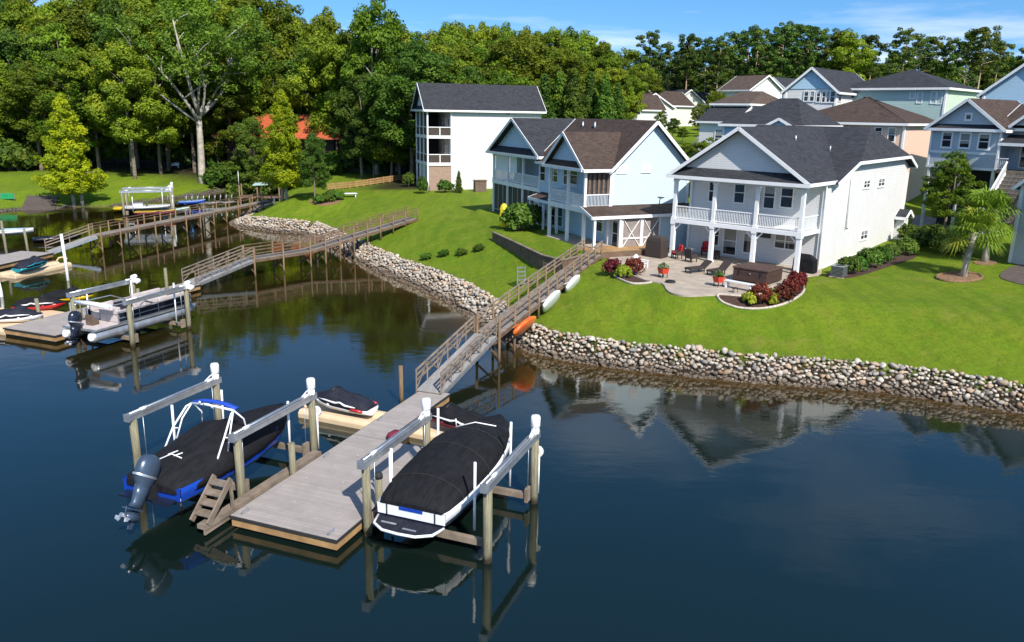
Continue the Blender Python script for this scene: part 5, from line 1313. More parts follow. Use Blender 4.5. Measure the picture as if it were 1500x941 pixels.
# ------------------------------------------------------------------ patio, beds, furniture, small things on land
from mathutils.geometry import delaunay_2d_cdt
def drape(name, px, mat, dz, step=.7, edge=None, ptsw=None, skirt=.12, smooth=False):
    """a sheet laid on the ground inside an outline given in the photograph (or in metres)"""
    P = [Vector(G(x, y).xy) for x, y in (chaikin(px) if smooth else px)] if ptsw is None else [Vector(p) for p in ptsw]
    xs = [p.x for p in P]; ys = [p.y for p in P]; q = list(P); X = np.arange(min(xs), max(xs), step); Y = np.arange(min(ys), max(ys), step)
    g = np.array([(x, y) for x in X for y in Y]); ok = sdist(g, [tuple(p) for p in P]) > step * .3
    q += [Vector(p) for p in g[ok]]; n = len(P)
    v, e, f, *_ = delaunay_2d_cdt(q, [(i, (i + 1) % n) for i in range(n)], [list(range(n))], 1, 1e-4)
    z = height([tuple(p) for p in v]); mb = MB(); mb.add([(p.x, p.y, zz + dz) for p, zz in zip(v, z)], [tuple(t) for t in f], 0, True)
    L = len(mb.v); hzP = height([tuple(p) for p in P])
    mb.add([(p.x, p.y, zz + dz) for p, zz in zip(P, hzP)] + [(p.x, p.y, zz - skirt) for p, zz in zip(P, hzP)], [(i, (i + 1) % n, (i + 1) % n + n, i + n) for i in range(n)])
    o = mb.build(name, mat)
    return o, [(p.x, p.y, zz + dz) for p, zz in zip(P, hzP)]
def edging(name, label, pts, mat, r=.09, closed=True):
    o = thing(name, label, 'edging', pts[0]); mb = MB(); mb.tube(pts + ([pts[0]] if closed else []), r, 6); mb.build('edge_stones', mat, o, pts[0]); return o
m = MB(); m.prism(PATIO, 2.6, 3.26); o = m.build('patio', W['concrete']); tag(o, kind='structure')
def mulchbed(name, px, mat=None, edge=None, dz=.05):
    o, e = drape(name, px, mat or W['mulch'], dz, smooth=True); tag(o, kind='structure'); return e
e = mulchbed('mulch_bed', [(893, 390), (896, 404), (920.5, 416), (935, 417.5), (960, 414.5), (934, 409), (930, 395), (912, 388)]); edging('bed_edging', 'pale stone edging of the small bed left of the patio', e, W['stone_edge'])
e = mulchbed('mulch_bed', [(1048.5, 433), (1057, 444.5), (1083, 453), (1115, 454), (1147, 448), (1170, 436), (1180, 425), (1170, 412), (1156, 416), (1132, 430), (1092, 436), (1060, 433)]); edging('bed_edging', 'pale stone edging of the curved mulch bed below the hot tub', e, W['stone_edge'])
e = mulchbed('mulch_bed', [(1204, 404), (1222, 408), (1246, 408), (1275, 400), (1310, 388), (1345, 378), (1338, 368), (1318, 362), (1290, 374), (1240, 390)])
e = mulchbed('straw_ring', [(1405 + 34 * math.cos(t), 407 + 7 * math.sin(t)) for t in np.linspace(0, 6.28, 17)[:-1]], W['straw']); edging('bed_edging', 'tan straw edging round the palm on the right lawn', e, W['straw'], .11)
e = mulchbed('straw_ring', [(1443 + 18 * math.cos(t), 385 + 4 * math.sin(t)) for t in np.linspace(0, 6.28, 13)[:-1]], W['straw'])
e = mulchbed('mulch_bed', [(1458, 405), (1480, 414), (1530, 424), (1540, 392), (1490, 386)], W['tarp'])
e = mulchbed('mulch_bed', [(450, 296), (462, 301), (480, 302), (500, 297), (497, 290), (480, 288), (458, 291)], W['straw'])
o, e = drape('street', [(1000, 236), (1012, 214), (1030, 190), (1040, 178), (1054, 178), (1049, 195), (1047, 215), (1042, 238)], W['asphalt'], .05, 2.0); tag(o, kind='structure')
o, e = drape('driveway', [(1332, 338), (1380, 342), (1392, 322), (1340, 316)], W['asphalt'], .05, 1.0); tag(o, kind='structure')
o, e = drape('boat_ramp', [(30, 309), (80, 307), (86, 288), (40, 287)], W['tarp'], .06, 1.0); tag(o, 'dark sloping boat ramp between the left lawns at the water edge', 'boat ramp')
PZ = 3.262
HA = R(48)
# hot tub
q = at(1123, 419, PZ); t = thing('hot_tub', 'square brown hot tub with a brown vinyl cover on the patio', 'hot tub', q, HA); t.scale = (1.12, 1.12, 1.05)
b = MB(); b.box(0, 2.1, 0, 2.25, .05, .82); b.build('cabinet', W['hot_tub'], t, bevel=.05)
b = MB(); b.box(-.04, 1.02, -.04, 2.29, .83, .96); b.box(1.04, 2.14, -.04, 2.29, .83, .96); b.build('cover', W['tub_cover'], t, bevel=.03)
for y in (.4, 1.8): b = MB(); b.box(-.06, -.041, y - .03, y + .03, .5, .92); b.build('cover_strap', W['black'], t)
b = MB(); b.lathe([(.05, 0), (.05, .012)], (0, 0, 0), 10); o = b.build('badge', W['alu'], t); o.rotation_euler = (0, -R(90), 0); o.location = (-.05, 1.1, .62)
# covered grill
q = at(1172, 402, PZ) ; t = thing('covered_grill', 'black fabric covered grill behind the right porch column', 'grill', q + Vector((.65, .9, 0)), HA)
b = MB(); b.loft([[(x * k, y * k + (1 - k) * .4, z) for x, y in ((-.35, -.75), (.35, -.75), (.35, .85), (-.35, .85))] for z, k in ((.02, 1.04), (.5, 1.0), (.95, .97), (1.05, .9), (1.28, .62), (1.32, .45))], 0, False); b.build('cover', W['cover'], t, bevel=.05)
# brown covered stack
q = at(957, 378, PZ); t = thing('covered_smoker', 'tall brown weather cover over a smoker at the left end of the patio', 'covered grill', q + Vector((.3, .5, 0)), HA)
b = MB(); b.loft([[(x * k, y * k, z) for x, y in ((-.5, -.75), (.5, -.75), (.5, .75), (-.5, .75))] for z, k in ((.02, 1.05), (.8, 1.0), (1.35, .95), (1.6, .8), (1.68, .5))], 0, False); b.build('cover', W['wicker'], t, bevel=.06)
# patio chairs
def armchair(label, px, py, rz, cush, frame_m):
    t = thing('patio_chair', label, 'chair', at(px, py, PZ), rz)
    b = MB(); b.box(-.32, .32, -.34, .34, .3, .38); b.build('seat_frame', frame_m, t)
    for x in (-.28, .28):
        for y in (-.3, .3): b = MB(); b.box(x - .03, x + .03, y - .03, y + .03, 0, .3); b.build('leg', frame_m, t)
    b = MB(); b.ext([(.26, -.34, .34), (.34, -.34, .34), (.46, -.34, 1.0), (.38, -.34, 1.0)], (0, .68, 0)); b.build('backrest', frame_m, t)
    for y in (-.34, .28): b = MB(); b.box(-.3, .34, y, y + .06, .38, .62); b.build('armrest', frame_m, t)
    b = MB(); b.box(-.3, .26, -.27, .27, .385, .5); b.ext([(.2, -.26, .5), (.29, -.26, .5), (.39, -.26, 1.08), (.29, -.26, 1.08)], (0, .52, 0)); b.build('cushion', cush, t, bevel=.03)
armchair('dark wicker chair with a red cushion, left of the white side table', 991, 379, R(20), W['red_cloth'], W['wicker'])
armchair('dark wicker chair with a red cushion just behind the second column', 1033, 374, R(70), W['red_cloth'], W['wicker'])
armchair('dark wicker chair without a red cushion in front of the side table', 1012, 384, R(215), W['wicker'], W['wicker'])
armchair('brown high-backed patio chair beside the dark loungers', 1046, 379, R(140), W['brown_wall'], W['wicker'])
t = thing('side_table', 'small white-topped round table between the red patio chairs', 'table', at(1010, 376, PZ)); b = MB(); b.lathe([(.4, .62), (.4, .66), (.01, .665)], n=18); b.build('table_top', W['trim'], t); b = MB(); b.lathe([(.25, 0), (.05, .04), (.05, .6), (.12, .62)], n=10); b.build('pedestal', W['wicker'], t)
def lounger(label, px, py, rz):
    t = thing('sun_lounger', label, 'lounger', at(px, py, PZ), rz)
    b = MB(); b.box(-1.0, .45, -.33, .33, .28, .4); b.build('seat', W['wicker'], t)
    b = MB(); b.ext([(.4, -.33, .3), (.46, -.33, .4), (1.0, -.33, .82), (1.02, -.33, .72)], (0, .66, 0)); b.build('backrest', W['wicker'], t)
    for x in (-.9, .35):
        for y in (-.28, .28): b = MB(); b.box(x - .03, x + .03, y - .03, y + .03, 0, .28); b.build('leg', W['wicker'], t)
lounger('dark wicker lounger nearest the second column', 1022, 399, R(30)); lounger('dark wicker lounger beside the red planter and the hot tub', 1052, 402, R(40))
# adirondack chair
t = thing('adirondack_chair', 'pale grey slatted adirondack chair at the left edge of the patio', 'chair', at(940, 393, PZ), R(150))
b = MB(); b.ext([(-.35, -.32, .36), (.3, -.32, .2), (.3, -.32, .24), (-.35, -.32, .4)], (0, .64, 0)); b.build('seat', W['alu_white'], t)
b = MB()
for i in range(5): y = -.28 + i * .14; b.bar((.22, y, .2), (.55, y * 1.2, 1.0 - abs(y) * .35), .11, .03)
b.box(.3, .36, -.3, .3, .5, .58); b.build('backrest', W['alu_white'], t)
for s in (-1, 1):
    b = MB(); b.box(-.4, .38, s * .36 - .07, s * .36 + .07, .55, .58); b.build('armrest', W['alu_white'], t)
    b = MB(); b.box(-.36, -.28, s * .34 - .02, s * .34 + .02, 0, .55); b.build('leg', W['alu_white'], t); b = MB(); b.bar((-.3, s * .33, .3), (.5, s * .33, .03), .03, .1); b.build('leg', W['alu_white'], t)
# planters on stands
def planter(label, px, py):
    t = thing('planter', label, 'planter', at(px, py, PZ), .5)
    for x in (-.2, .2):
        for y in (-.2, .2): b = MB(); b.box(x - .02, x + .02, y - .02, y + .02, 0, .35); b.build('leg', W['black'], t)
    b = MB(); b.loft([[(x * k, y * k, z) for x, y in ((-.3, -.3), (.3, -.3), (.3, .3), (-.3, .3))] for z, k in ((.3, .75), (.68, 1.0))], 0, False); b.build('pot', W['terracotta'], t)
    rg = random.Random(int(px)); b = MB()
    for i in range(260):
        a = rg.uniform(0, 6.3); r = rg.uniform(0, .38); z = .68 + rg.uniform(0, .42) * (1 - r * 1.4); c = Vector((r * math.cos(a), r * math.sin(a), z)); d = Vector((rg.gauss(0, 1), rg.gauss(0, 1), rg.gauss(.5, .6))).normalized() * .09; e_ = d.cross(Vector((0, 0, 1))).normalized() * .035
        b.poly([c - d, c + e_, c + d, c - e_])
    b.build('plant', W['plant_green'], t)
W['plant_green'] = m_plain('potted_leaves', (.07, .15, .02), .6, var=.5, scale=8)
planter('red square planter with green plant nearer the adirondack chair', 971, 407); planter('red square planter with green plant in front of the hot tub', 1052, 420)
t = thing('patio_bench', 'long pale bench in front of the hot tub', 'bench', at(1082, 424, PZ), R(132)); b = MB(); b.box(-1.05, 1.05, -.22, .22, .42, .48); b.build('seat', W['alu_white'], t)
for x in (-.9, .9): b = MB(); b.box(x - .05, x + .05, -.2, .2, 0, .42); b.build('leg', W['alu_white'], t)
t = thing('garden_stool', 'small dark stool under the pale bench by the hot tub', 'stool', at(1076, 429, PZ)); b = MB(); b.lathe([(.2, .28), (.2, .33), (.01, .335)], n=12); b.build('seat', W['black'], t)
for k in range(3): b = MB(); b.bar((.15 * math.cos(k * 2.1), .15 * math.sin(k * 2.1), .28), (.2 * math.cos(k * 2.1), .2 * math.sin(k * 2.1), 0), .03, .03); b.build('leg', W['black'], t)
t = thing('garden_hose', 'black hose coiled at the front edge of the patio', 'hose', at(982, 414, PZ)); b = MB(); b.tube([(.36 * math.cos(a) * (1 - a * .015), .36 * math.sin(a) * (1 - a * .015), .03 + a * .006) for a in np.linspace(0, 19, 60)], .03, 5); b.build('coil', W['rubber'], t)
# air conditioner
p = G(1228, 406); t = thing('air_conditioner', 'square grey air conditioner beside the clipped shrubs', 'air conditioner', p, HA)
b = MB(); b.box(-.42, .42, -.42, .42, .06, .78); b.build('case', W['screen'], t); b = MB(); b.box(-.46, .46, -.46, .46, .78, .84); b.build('top', W['alu'], t)
b = MB()
for i in range(7): b.box(-.44, .44, -.44, .44, .12 + i * .095, .14 + i * .095)
b.build('louvres', W['alu'], t); b = MB(); b.lathe([(.32, .842), (.32, .86), (.28, .865), (.02, .85)], n=16); b.build('fan_grille', W['black'], t); b = MB(); b.box(-.5, .5, -.5, .5, 0, .06); b.build('pad', W['concrete'], t)

# retaining wall with its rail, below the townhouse
t = thing('retaining_wall', 'grey board retaining wall with a leaning rail below the townhouse lawn', 'wall', (PLAT[0][0], PLAT[0][1], 1.0)); og = (PLAT[0][0], PLAT[0][1], 1.0)
wl = [Vector((x, y, 0)) for x, y in PLAT[:5]]; b = MB()
off = []
for i, p in enumerate(wl):
    d_ = (wl[min(i + 1, 4)] - wl[max(i - 1, 0)]).normalized(); off.append(p + Vector((d_.y, -d_.x, 0)) * .32)
for a, c in zip(off[:-1], off[1:]): b.bar(a + Vector((0, 0, 2.9)), c + Vector((0, 0, 2.9)), .12, 1.8)
b.build('boards', W['timber_brown'], t, og)
b = MB()
for a, c in zip(off[:-1], off[1:]): b.bar(a + Vector((0, 0, 3.84)), c + Vector((0, 0, 3.84)), .26, .07)
b.build('coping', W['timber'], t, og)
for a, c in zip(off[:-1], off[1:]):
    n_ = max(1, int((c - a).length / 1.5))
    for k in range(n_ + 1):
        p = a.lerp(c, k / n_) + Vector((.18, -.35, 0)); b = MB(); b.bar((p.x, p.y, hz(p.x, p.y) - .2), (p.x - .15, p.y + .22, 3.55), .09, .09); b.build('prop', W['timber'], t, og)
b = MB()
for a, c in zip(off[:-1], off[1:]): b.bar(a + Vector((.16, -.3, 3.3)), c + Vector((.16, -.3, 3.3)), .06, .1)
b.build('rail', W['timber'], t, og)
# wooden deck at the head of the walkway
t = thing('entry_deck', 'tan timber deck between the walkway head and the townhouse porch', 'deck', (7.2, 65.2, 3.4), R(24.9)); b = MB(); b.box(-2.2, 4.6, -2.2, .4, .16, .29); b.build('boards', W['timber_new'], t); b = MB(); b.box(-2.25, 4.65, -2.26, -2.2, -.2, .3); b.build('fascia', W['timber_brown'], t)
# furled umbrella
p = G(738, 336); p.z = max(p.z, 3.65); t = thing('patio_umbrella', 'closed bright yellow umbrella at the corner of the wall', 'umbrella', p); b = MB(); b.lathe([(.03, 0), (.03, .3)], n=8); b.build('pole', W['alu'], t)
b = MB(); b.loft([[((r + .05 * math.sin(5 * a + z * 2)) * math.cos(a), (r + .05 * math.sin(5 * a + z * 2)) * math.sin(a), z) for a in np.linspace(0, 6.283, 21)[:-1]] for z, r in ((.25, .4), (.7, .48), (1.2, .42), (1.7, .34), (1.95, .36), (2.25, .22), (2.4, .05))]); b.build('canopy', W['yellow'], t)
q = local(townhouse, at(787, 326, 3.7)); t = thing('sun_lounger', 'maroon cushioned lounger on the townhouse patio', 'lounger', at(787, 327, 3.67), R(115)); b = MB(); b.box(-.9, .5, -.35, .35, .25, .42); b.ext([(.45, -.35, .3), (.5, -.35, .42), (1.0, -.35, .8), (1.05, -.35, .68)], (0, .7, 0)); b.build('cushion', W['maroon'], t, bevel=.03)
for x in (-.8, .4): b = MB(); b.box(x - .03, x + .03, -.3, .3, 0, .25); b.build('leg', W['wicker'], t)
PZ = 3.69
t = thing('dining_table', 'dark round table under the townhouse balcony', 'table', at(828, 326, PZ)); b = MB(); b.lathe([(.6, .7), (.6, .74), (.01, .745)], n=16); b.build('table_top', W['wicker'], t); b = MB(); b.lathe([(.3, 0), (.06, .05), (.06, .7)], n=8); b.build('pedestal', W['wicker'], t)
for px, py, a, lb in ((818, 328, 190, 'left of the dark table'), (836, 330, 330, 'right of the dark table'), (826, 333, 270, 'in front of the dark table')): armchair('dark wicker chair %s under the townhouse balcony' % lb, px, py, R(a + 90), W['wicker'], W['wicker'])
# grey lattice garden chair below the wall
p = G(763, 420); t = thing('garden_rack', 'upright grey lattice rack standing on the lawn left of the walkway', 'rack', p, R(25))
for x in (-.3, .3): b = MB(); b.box(x - .035, x + .035, -.04, .04, 0, 1.5); b.build('upright', W['alu'], t)
for k in range(5): b = MB(); b.box(-.27, .27, -.16, .04, .2 + k * .3, .25 + k * .3); b.build('shelf', W['alu'], t)
b = MB(); b.box(.34, .9, -.2, .25, .3, .42); b.build('side_tray', W['screen'], t); b = MB(); b.box(.8, .86, -.16, .2, 0, .3); b.build('tray_leg', W['alu'], t)
# fence by the red-roofed house and things on the far lawn
a = G(481, 279); c = G(598, 264); t = thing('board_fence', 'low tan board fence between the far lawn and the wood', 'fence', a); n_ = 12
for k in range(n_ + 1):
    p = a.lerp(c, k / n_); b = MB(); b.box(p.x - .07, p.x + .07, p.y - .07, p.y + .07, hz(p.x, p.y) - .3, hz(p.x, p.y) + 1.0); b.build('post', W['timber_new'], t, a)
b = MB()
for k in range(n_):
    p = a.lerp(c, k / n_); q = a.lerp(c, (k + 1) / n_); p.z = hz(p.x, p.y); q.z = hz(q.x, q.y)
    for z in (.25, .55, .85): b.bar(p + Vector((0, -.09, z)), q + Vector((0, -.09, z)), .03, .22)
b.build('boards', W['timber_new'], t, a)
p = G(510, 289); t = thing('lawn_table', 'low white slab table on the far lawn by the island bed', 'table', p, R(20)); b = MB(); b.box(-1.1, 1.1, -.55, .55, .45, .52); b.build('table_top', W['alu_white'], t)
for x in (-.9, .9): b = MB(); b.box(x - .05, x + .05, -.4, .4, 0, .45); b.build('leg', W['alu_white'], t)
p = G(256, 246); t = thing('garden_bench', 'white bench under the trees of the left lawn', 'bench', p, R(-10)); b = MB(); b.box(-.8, .8, -.25, .25, .4, .46); b.build('seat', W['alu_white'], t); b = MB(); b.box(-.8, .8, .22, .28, .46, .95); b.build('backrest', W['alu_white'], t)
for x in (-.7, .7): b = MB(); b.box(x - .04, x + .04, -.22, .22, 0, .4); b.build('leg', W['alu_white'], t)
p = G(2, 292); t = thing('net_fence', 'low bright green netting fence at the left edge', 'fence', p); b = MB(); b.box(-6, 1.9, -.02, .02, .05, .85); b.build('netting', W['green_net'], t)
for x in (-4, -2, 0, 1.9): b = MB(); b.box(x - .03, x + .03, -.03, .03, -.2, .95); b.build('post', W['timber'], t)
p = G(703, 281); t = thing('garden_shed', 'low brown timber box against the tall white wall', 'shed', p, R(18)); b = MB(); b.box(-.8, .8, -.5, .5, 0, 1.5); b.build('wall', W['brown_wall'], t); b = MB(); b.box(-.9, .9, -.6, .6, 1.5, 1.58); b.build('roof', W['timber_brown'], t)
# open shelter on posts in the cove
p = at(378, 300, 0); t = thing('boat_shelter', 'open boat shelter with a pale flat roof on tall posts in the cove', 'shelter', p, R(12))
for x in (-2.6, 0, 3.2):
    for y in (0, 3): b = MB(); b.tube([(x, y, -1), (x, y, 2.9 if x < 3 else 3.0)], .11, 8); b.build('post', W['pile_brown'], t)
b = MB(); b.ext([(-.6, -.4, 2.9), (4.2, -.4, 3.1), (4.2, -.4, 3.2), (-.6, -.4, 3.0)], (0, 3.8, 0)); b.build('roof', W['side_mint'], t); b = MB(); b.box(-2.8, 4.5, -.2, 3.2, 1.0, 1.15); b.build('platform', W['timber_brown'], t)
b = MB(); b.tube([(-2.6, 0, 2.8), (-2.6, 0, 5.0)], .04, 6); b.build('mast', W['alu_white'], t)
p = G(402, 300); pile('bank_post', 'short white post on the bank at the end of the third walkway', p.x, p.y, p.z + .9, .1, W['pvc'])

# ------------------------------------------------------------------ plants
def m_leaf(name, dark, light, tip=None, trans=.35, rough=.55):
    n = N(name); q = n.n('ShaderNodeAttribute'); q.attribute_name = 'tone'; oi = n.n('ShaderNodeObjectInfo')
    r = n.math('ADD', n.math('MULTIPLY', q.outputs['Fac'], .75), n.math('MULTIPLY', oi.outputs['Random'], .3))
    c = n.ramp(r, [(0.05, dark), (.75, light), (1, tip or sc_(light, 1.4))])
    hsv = n.n('ShaderNodeHueSaturation'); n.l(c, hsv.inputs['Color'])
    n.l(n.math('ADD', .468, n.math('MULTIPLY', n.math('FRACT', n.math('MULTIPLY', oi.outputs['Random'], 7.3)), .045)), hsv.inputs['Hue'])
    n.l(n.math('ADD', .8, n.math('MULTIPLY', n.math('FRACT', n.math('MULTIPLY', oi.outputs['Random'], 3.7)), .6)), hsv.inputs['Value'])
    n.l(hsv.outputs[0], n.b.inputs['Base Color'])
    t = n.n('ShaderNodeBsdfTranslucent'); n.l(hsv.outputs[0], t.inputs['Color'])
    m = n.n('ShaderNodeMixShader'); m.inputs[0].default_value = trans; n.l(n.b.outputs[0], m.inputs[1]); n.l(t.outputs[0], m.inputs[2]); n.l(m.outputs[0], n.out.inputs['Surface'])
    return n.set(rough, 0, .2)
W['leaf'] = m_leaf('broad_green_leaves', (.038, .090, .008), (.185, .270, .016), (.31, .37, .032))
W['leaf_dark'] = m_leaf('dark_green_leaves', (.021, .060, .009), (.090, .170, .018), (.16, .23, .028))
W['leaf_pine'] = m_leaf('pine_needles', (.024, .060, .011), (.100, .170, .024), (.18, .23, .035), .25)
W['leaf_yellow'] = m_leaf('yellow_green_needles', (.10, .16, .006), (.36, .40, .010), (.54, .50, .020), .4)
W['leaf_syc'] = m_leaf('sycamore_leaves', (.035, .08, .008), (.12, .19, .018), (.19, .25, .03))
W['leaf_box'] = m_leaf('clipped_shrub_leaves', (.022, .062, .008), (.085, .17, .02), (.13, .22, .03), .25)
W['leaf_red'] = m_leaf('burgundy_leaves', (.05, .011, .009), (.17, .035, .022), (.27, .10, .04), .25)
W['leaf_lime'] = m_leaf('lime_leaves', (.14, .2, .01), (.36, .40, .03), (.5, .5, .06), .3)
W['leaf_palm'] = m_leaf('palm_fronds', (.05, .10, .008), (.15, .22, .018), (.30, .28, .04), .3)
W['bark'] = m_plain('grey_brown_bark', (.17, .135, .10), .9, var=.45, scale=3, bump=.6, bscale=10)
W['bark_pale'] = m_plain('pale_sycamore_bark', (.37, .335, .275), .8, var=.35, scale=2.2, bump=.3, bscale=8)
W['bark_pine'] = m_plain('pinkish_pine_bark', (.44, .31, .21), .9, var=.4, scale=3, bump=.5, bscale=10)

def leaves(name, clumps, mat, parent, seed, size=.42, per=70, flat=.75, elong=1.5, out_bias=.55, kmin=10):
    """clumps: (centre, radius, outward direction, tone)"""
    rg = np.random.default_rng(seed); V = []; T = []
    for c, r, o, tn in clumps:
        k = int(per * (r / 1.0) ** 1.2) if per > 0 else 10
        k = max(kmin, min(k, per * 3))
        u = rg.normal(size=(k, 3)); u /= np.linalg.norm(u, axis=1)[:, None]
        rad = r * rg.uniform(.35, 1, (k, 1)) ** .6
        P = np.asarray(c) + u * rad * np.array([1, 1, flat])
        nrm = u * out_bias + rg.normal(size=(k, 3)) * .45 + np.array([0, 0, .35]) + np.asarray(o) * .25
        nrm /= np.linalg.norm(nrm, axis=1)[:, None]
        a = np.cross(nrm, rg.normal(size=(k, 3))); a /= np.linalg.norm(a, axis=1)[:, None] + 1e-9
        b = np.cross(nrm, a); s = size * rg.uniform(.6, 1.3, (k, 1))
        q = np.stack([P - a * s * .5 * elong, P - b * s * .42 + nrm * s * .12, P + a * s * .5 * elong, P + b * s * .42 + nrm * s * .12], 1)
        V.append(q.reshape(-1, 3)); T.append(np.repeat(np.clip(tn + rg.normal(size=k) * .07, 0, 1), 4))
    V = np.concatenate(V); T = np.concatenate(T); n = len(V) // 4
    me = bpy.data.meshes.new(name); me.vertices.add(n * 4); me.vertices.foreach_set('co', V.ravel().astype(np.float32))
    me.loops.add(n * 4); me.loops.foreach_set('vertex_index', np.arange(n * 4, dtype=np.int32))
    me.polygons.add(n); me.polygons.foreach_set('loop_start', np.arange(0, n * 4, 4, dtype=np.int32)); me.polygons.foreach_set('loop_total', np.full(n, 4, np.int32))
    me.update(calc_edges=True); vattr(me, 'tone', T); me.materials.append(mat)
    o = bpy.data.objects.new(name, me); COL.objects.link(o); o.parent = parent
    return o
def limb(mb, p, q, r0, r1, rg, bend=.12, n=5):
    p = Vector(p); q = Vector(q); L = (q - p).length; pts = []
    off = Vector((rg.gauss(0, 1), rg.gauss(0, 1), rg.gauss(0, .5))) * L * bend
    for i in range(n + 1):
        t = i / n; pts.append(p.lerp(q, t) + off * math.sin(math.pi * t))
    mb.tube(pts, [r0 + (r1 - r0) * i / n for i in range(n + 1)], 7); return pts
def mk_broad(seed, H=20.0, Wc=11.0, lobes=16, base=.25, mat='leaf', bark='bark', lr=(.17, .27), per=135, size=.265, dens=1.0, tall=1.0, tr=.32, clr=(.62, 1.25)):
    rg = random.Random(seed); root = thing('broadleaf_tree', 'x', 'tree'); tk = MB()
    fork = H * rg.uniform(.28, .4); top = (rg.uniform(-.5, .5), rg.uniform(-.5, .5), H * .9)
    limb(tk, (0, 0, -.6), (0, 0, fork), tr, tr * .72, rg, .015); limb(tk, (0, 0, fork), top, tr * .72, .05, rg, .05, 7)
    L = []
    for i in range(lobes):
        t = (i + .5) / lobes; z = H * (base + (1 - base) * (.06 + .86 * t ** .85)); a = i * 2.4 + rg.uniform(-.5, .5)
        prof = math.sin(math.pi * (.12 + .80 * ((z / H - base) / (1 - base)))) ** .7
        rad = Wc / 2 * prof * rg.uniform(.45, .85) * (1 if i < lobes - 2 else .3)
        L.append((Vector((rad * math.cos(a), rad * math.sin(a), z)), Wc * rg.uniform(*lr) * (.75 if i > lobes - 4 else 1)))
    cl = []
    for c, r in L:
        j = Vector((c.x * .15, c.y * .15, max(fork, c.z - (abs(c.x) + abs(c.y)) * .55 - r * .3)))
        limb(tk, j, c, tr * .3, .04, rg, .08)
        for _ in range(int(14 * dens * (r / (Wc * .22)) ** 2)):
            u = Vector((rg.gauss(0, 1), rg.gauss(0, 1), rg.gauss(0, 1))).normalized(); u.z = u.z * .9 + .12
            k = rg.uniform(.55, 1.05); p = c + Vector((u.x * r * k, u.y * r * k, u.z * r * k * .72 * tall))
            cl.append((p, rg.uniform(*clr) * (H / 20), u, rg.uniform(.15, .85) * .6 + .4 * rg.random()))
    tk.build('trunk', W[bark], root); leaves('crown', cl, W[mat], root, seed, size * H / 20, per)
    return root
def mk_sycamore(seed, H=27.0):
    rg = random.Random(seed); root = thing('sycamore_tree', 'x', 'tree'); tk = MB(); cl = []
    fork = H * .36
    limb(tk, (0, 0, -.6), (.2, .1, fork), .52, .36, rg, .01)
    tips = []
    for (ax, ay, az, r) in ((-.5, 0, .62, .26), (.3, .3, .8, .24), (-.1, -.2, .98, .3), (.55, -.2, .6, .22), (-.75, .2, .9, .2), (.2, -.5, .7, .18), (-.3, .5, .85, .2), (.62, .2, .95, .2)):
        q = Vector((ax * H * .40, ay * H * .3 - 1.0, fork + az * (H - fork) * .82)); pts = limb(tk, (.2, .1, fork * rg.uniform(.9, 1.1)), q, r, .06, rg, .07, 8); tips.append(q)
        for _ in range(5):
            s = pts[rg.randint(3, 7)]; e = s + Vector((rg.uniform(-1, 1), rg.uniform(-1, 1), rg.uniform(.1, .9))) * H * .13
            limb(tk, s, e, .09, .03, rg, .1); tips.append(e)
    for t in tips:
        for _ in range(6):
            p = t + Vector((rg.gauss(0, 1), rg.gauss(0, 1) + .8, rg.gauss(0, .8) + .4)) * 1.5; cl.append((p, rg.uniform(.6, 1.25), (0, 0, 1), rg.uniform(.2, .95)))
    tk.build('trunk', W['bark_pale'], root); leaves('crown', cl, W['leaf_syc'], root, seed, .27, 85)
    return root
def mk_pine(seed, H=26.0, bare=.5):
    rg = random.Random(seed); root = thing('pine_tree', 'x', 'tree'); tk = MB(); cl = []
    limb(tk, (0, 0, -.6), (rg.uniform(-.8, .8), 0, H * .96), .3, .06, rg, .02, 9)
    n = 20
    for i in range(n):
        t = i / (n - 1); z = H * (bare + (1 - bare) * t * .97); a = i * 2.4 + rg.uniform(-.6, .6); R_ = H * .17 * math.sin(math.pi * (.18 + .76 * t)) ** .8 * rg.uniform(.55, 1.15)
        e = Vector((R_ * math.cos(a), R_ * math.sin(a), z + R_ * .2)); limb(tk, (0, 0, z - .4), e, .08, .03, rg, .06)
        for _ in range(rg.randint(4, 7)):
            k = rg.uniform(.5, 1.1); p = Vector((e.x * k, e.y * k, e.z)) + Vector((rg.gauss(0, 1), rg.gauss(0, 1), rg.gauss(0, .5))) * .8
            cl.append((p, rg.uniform(.6, 1.15), (0, 0, 1), rg.uniform(.1, .95)))
    for _ in range(3):
        z = H * rg.uniform(bare * .6, bare); a = rg.uniform(0, 6); limb(tk, (0, 0, z), (1.4 * math.cos(a), 1.4 * math.sin(a), z + .5), .05, .02, rg)
    tk.build('trunk', W['bark_pine'], root); leaves('crown', cl, W['leaf_pine'], root, seed, .32, 100, .6)
    return root
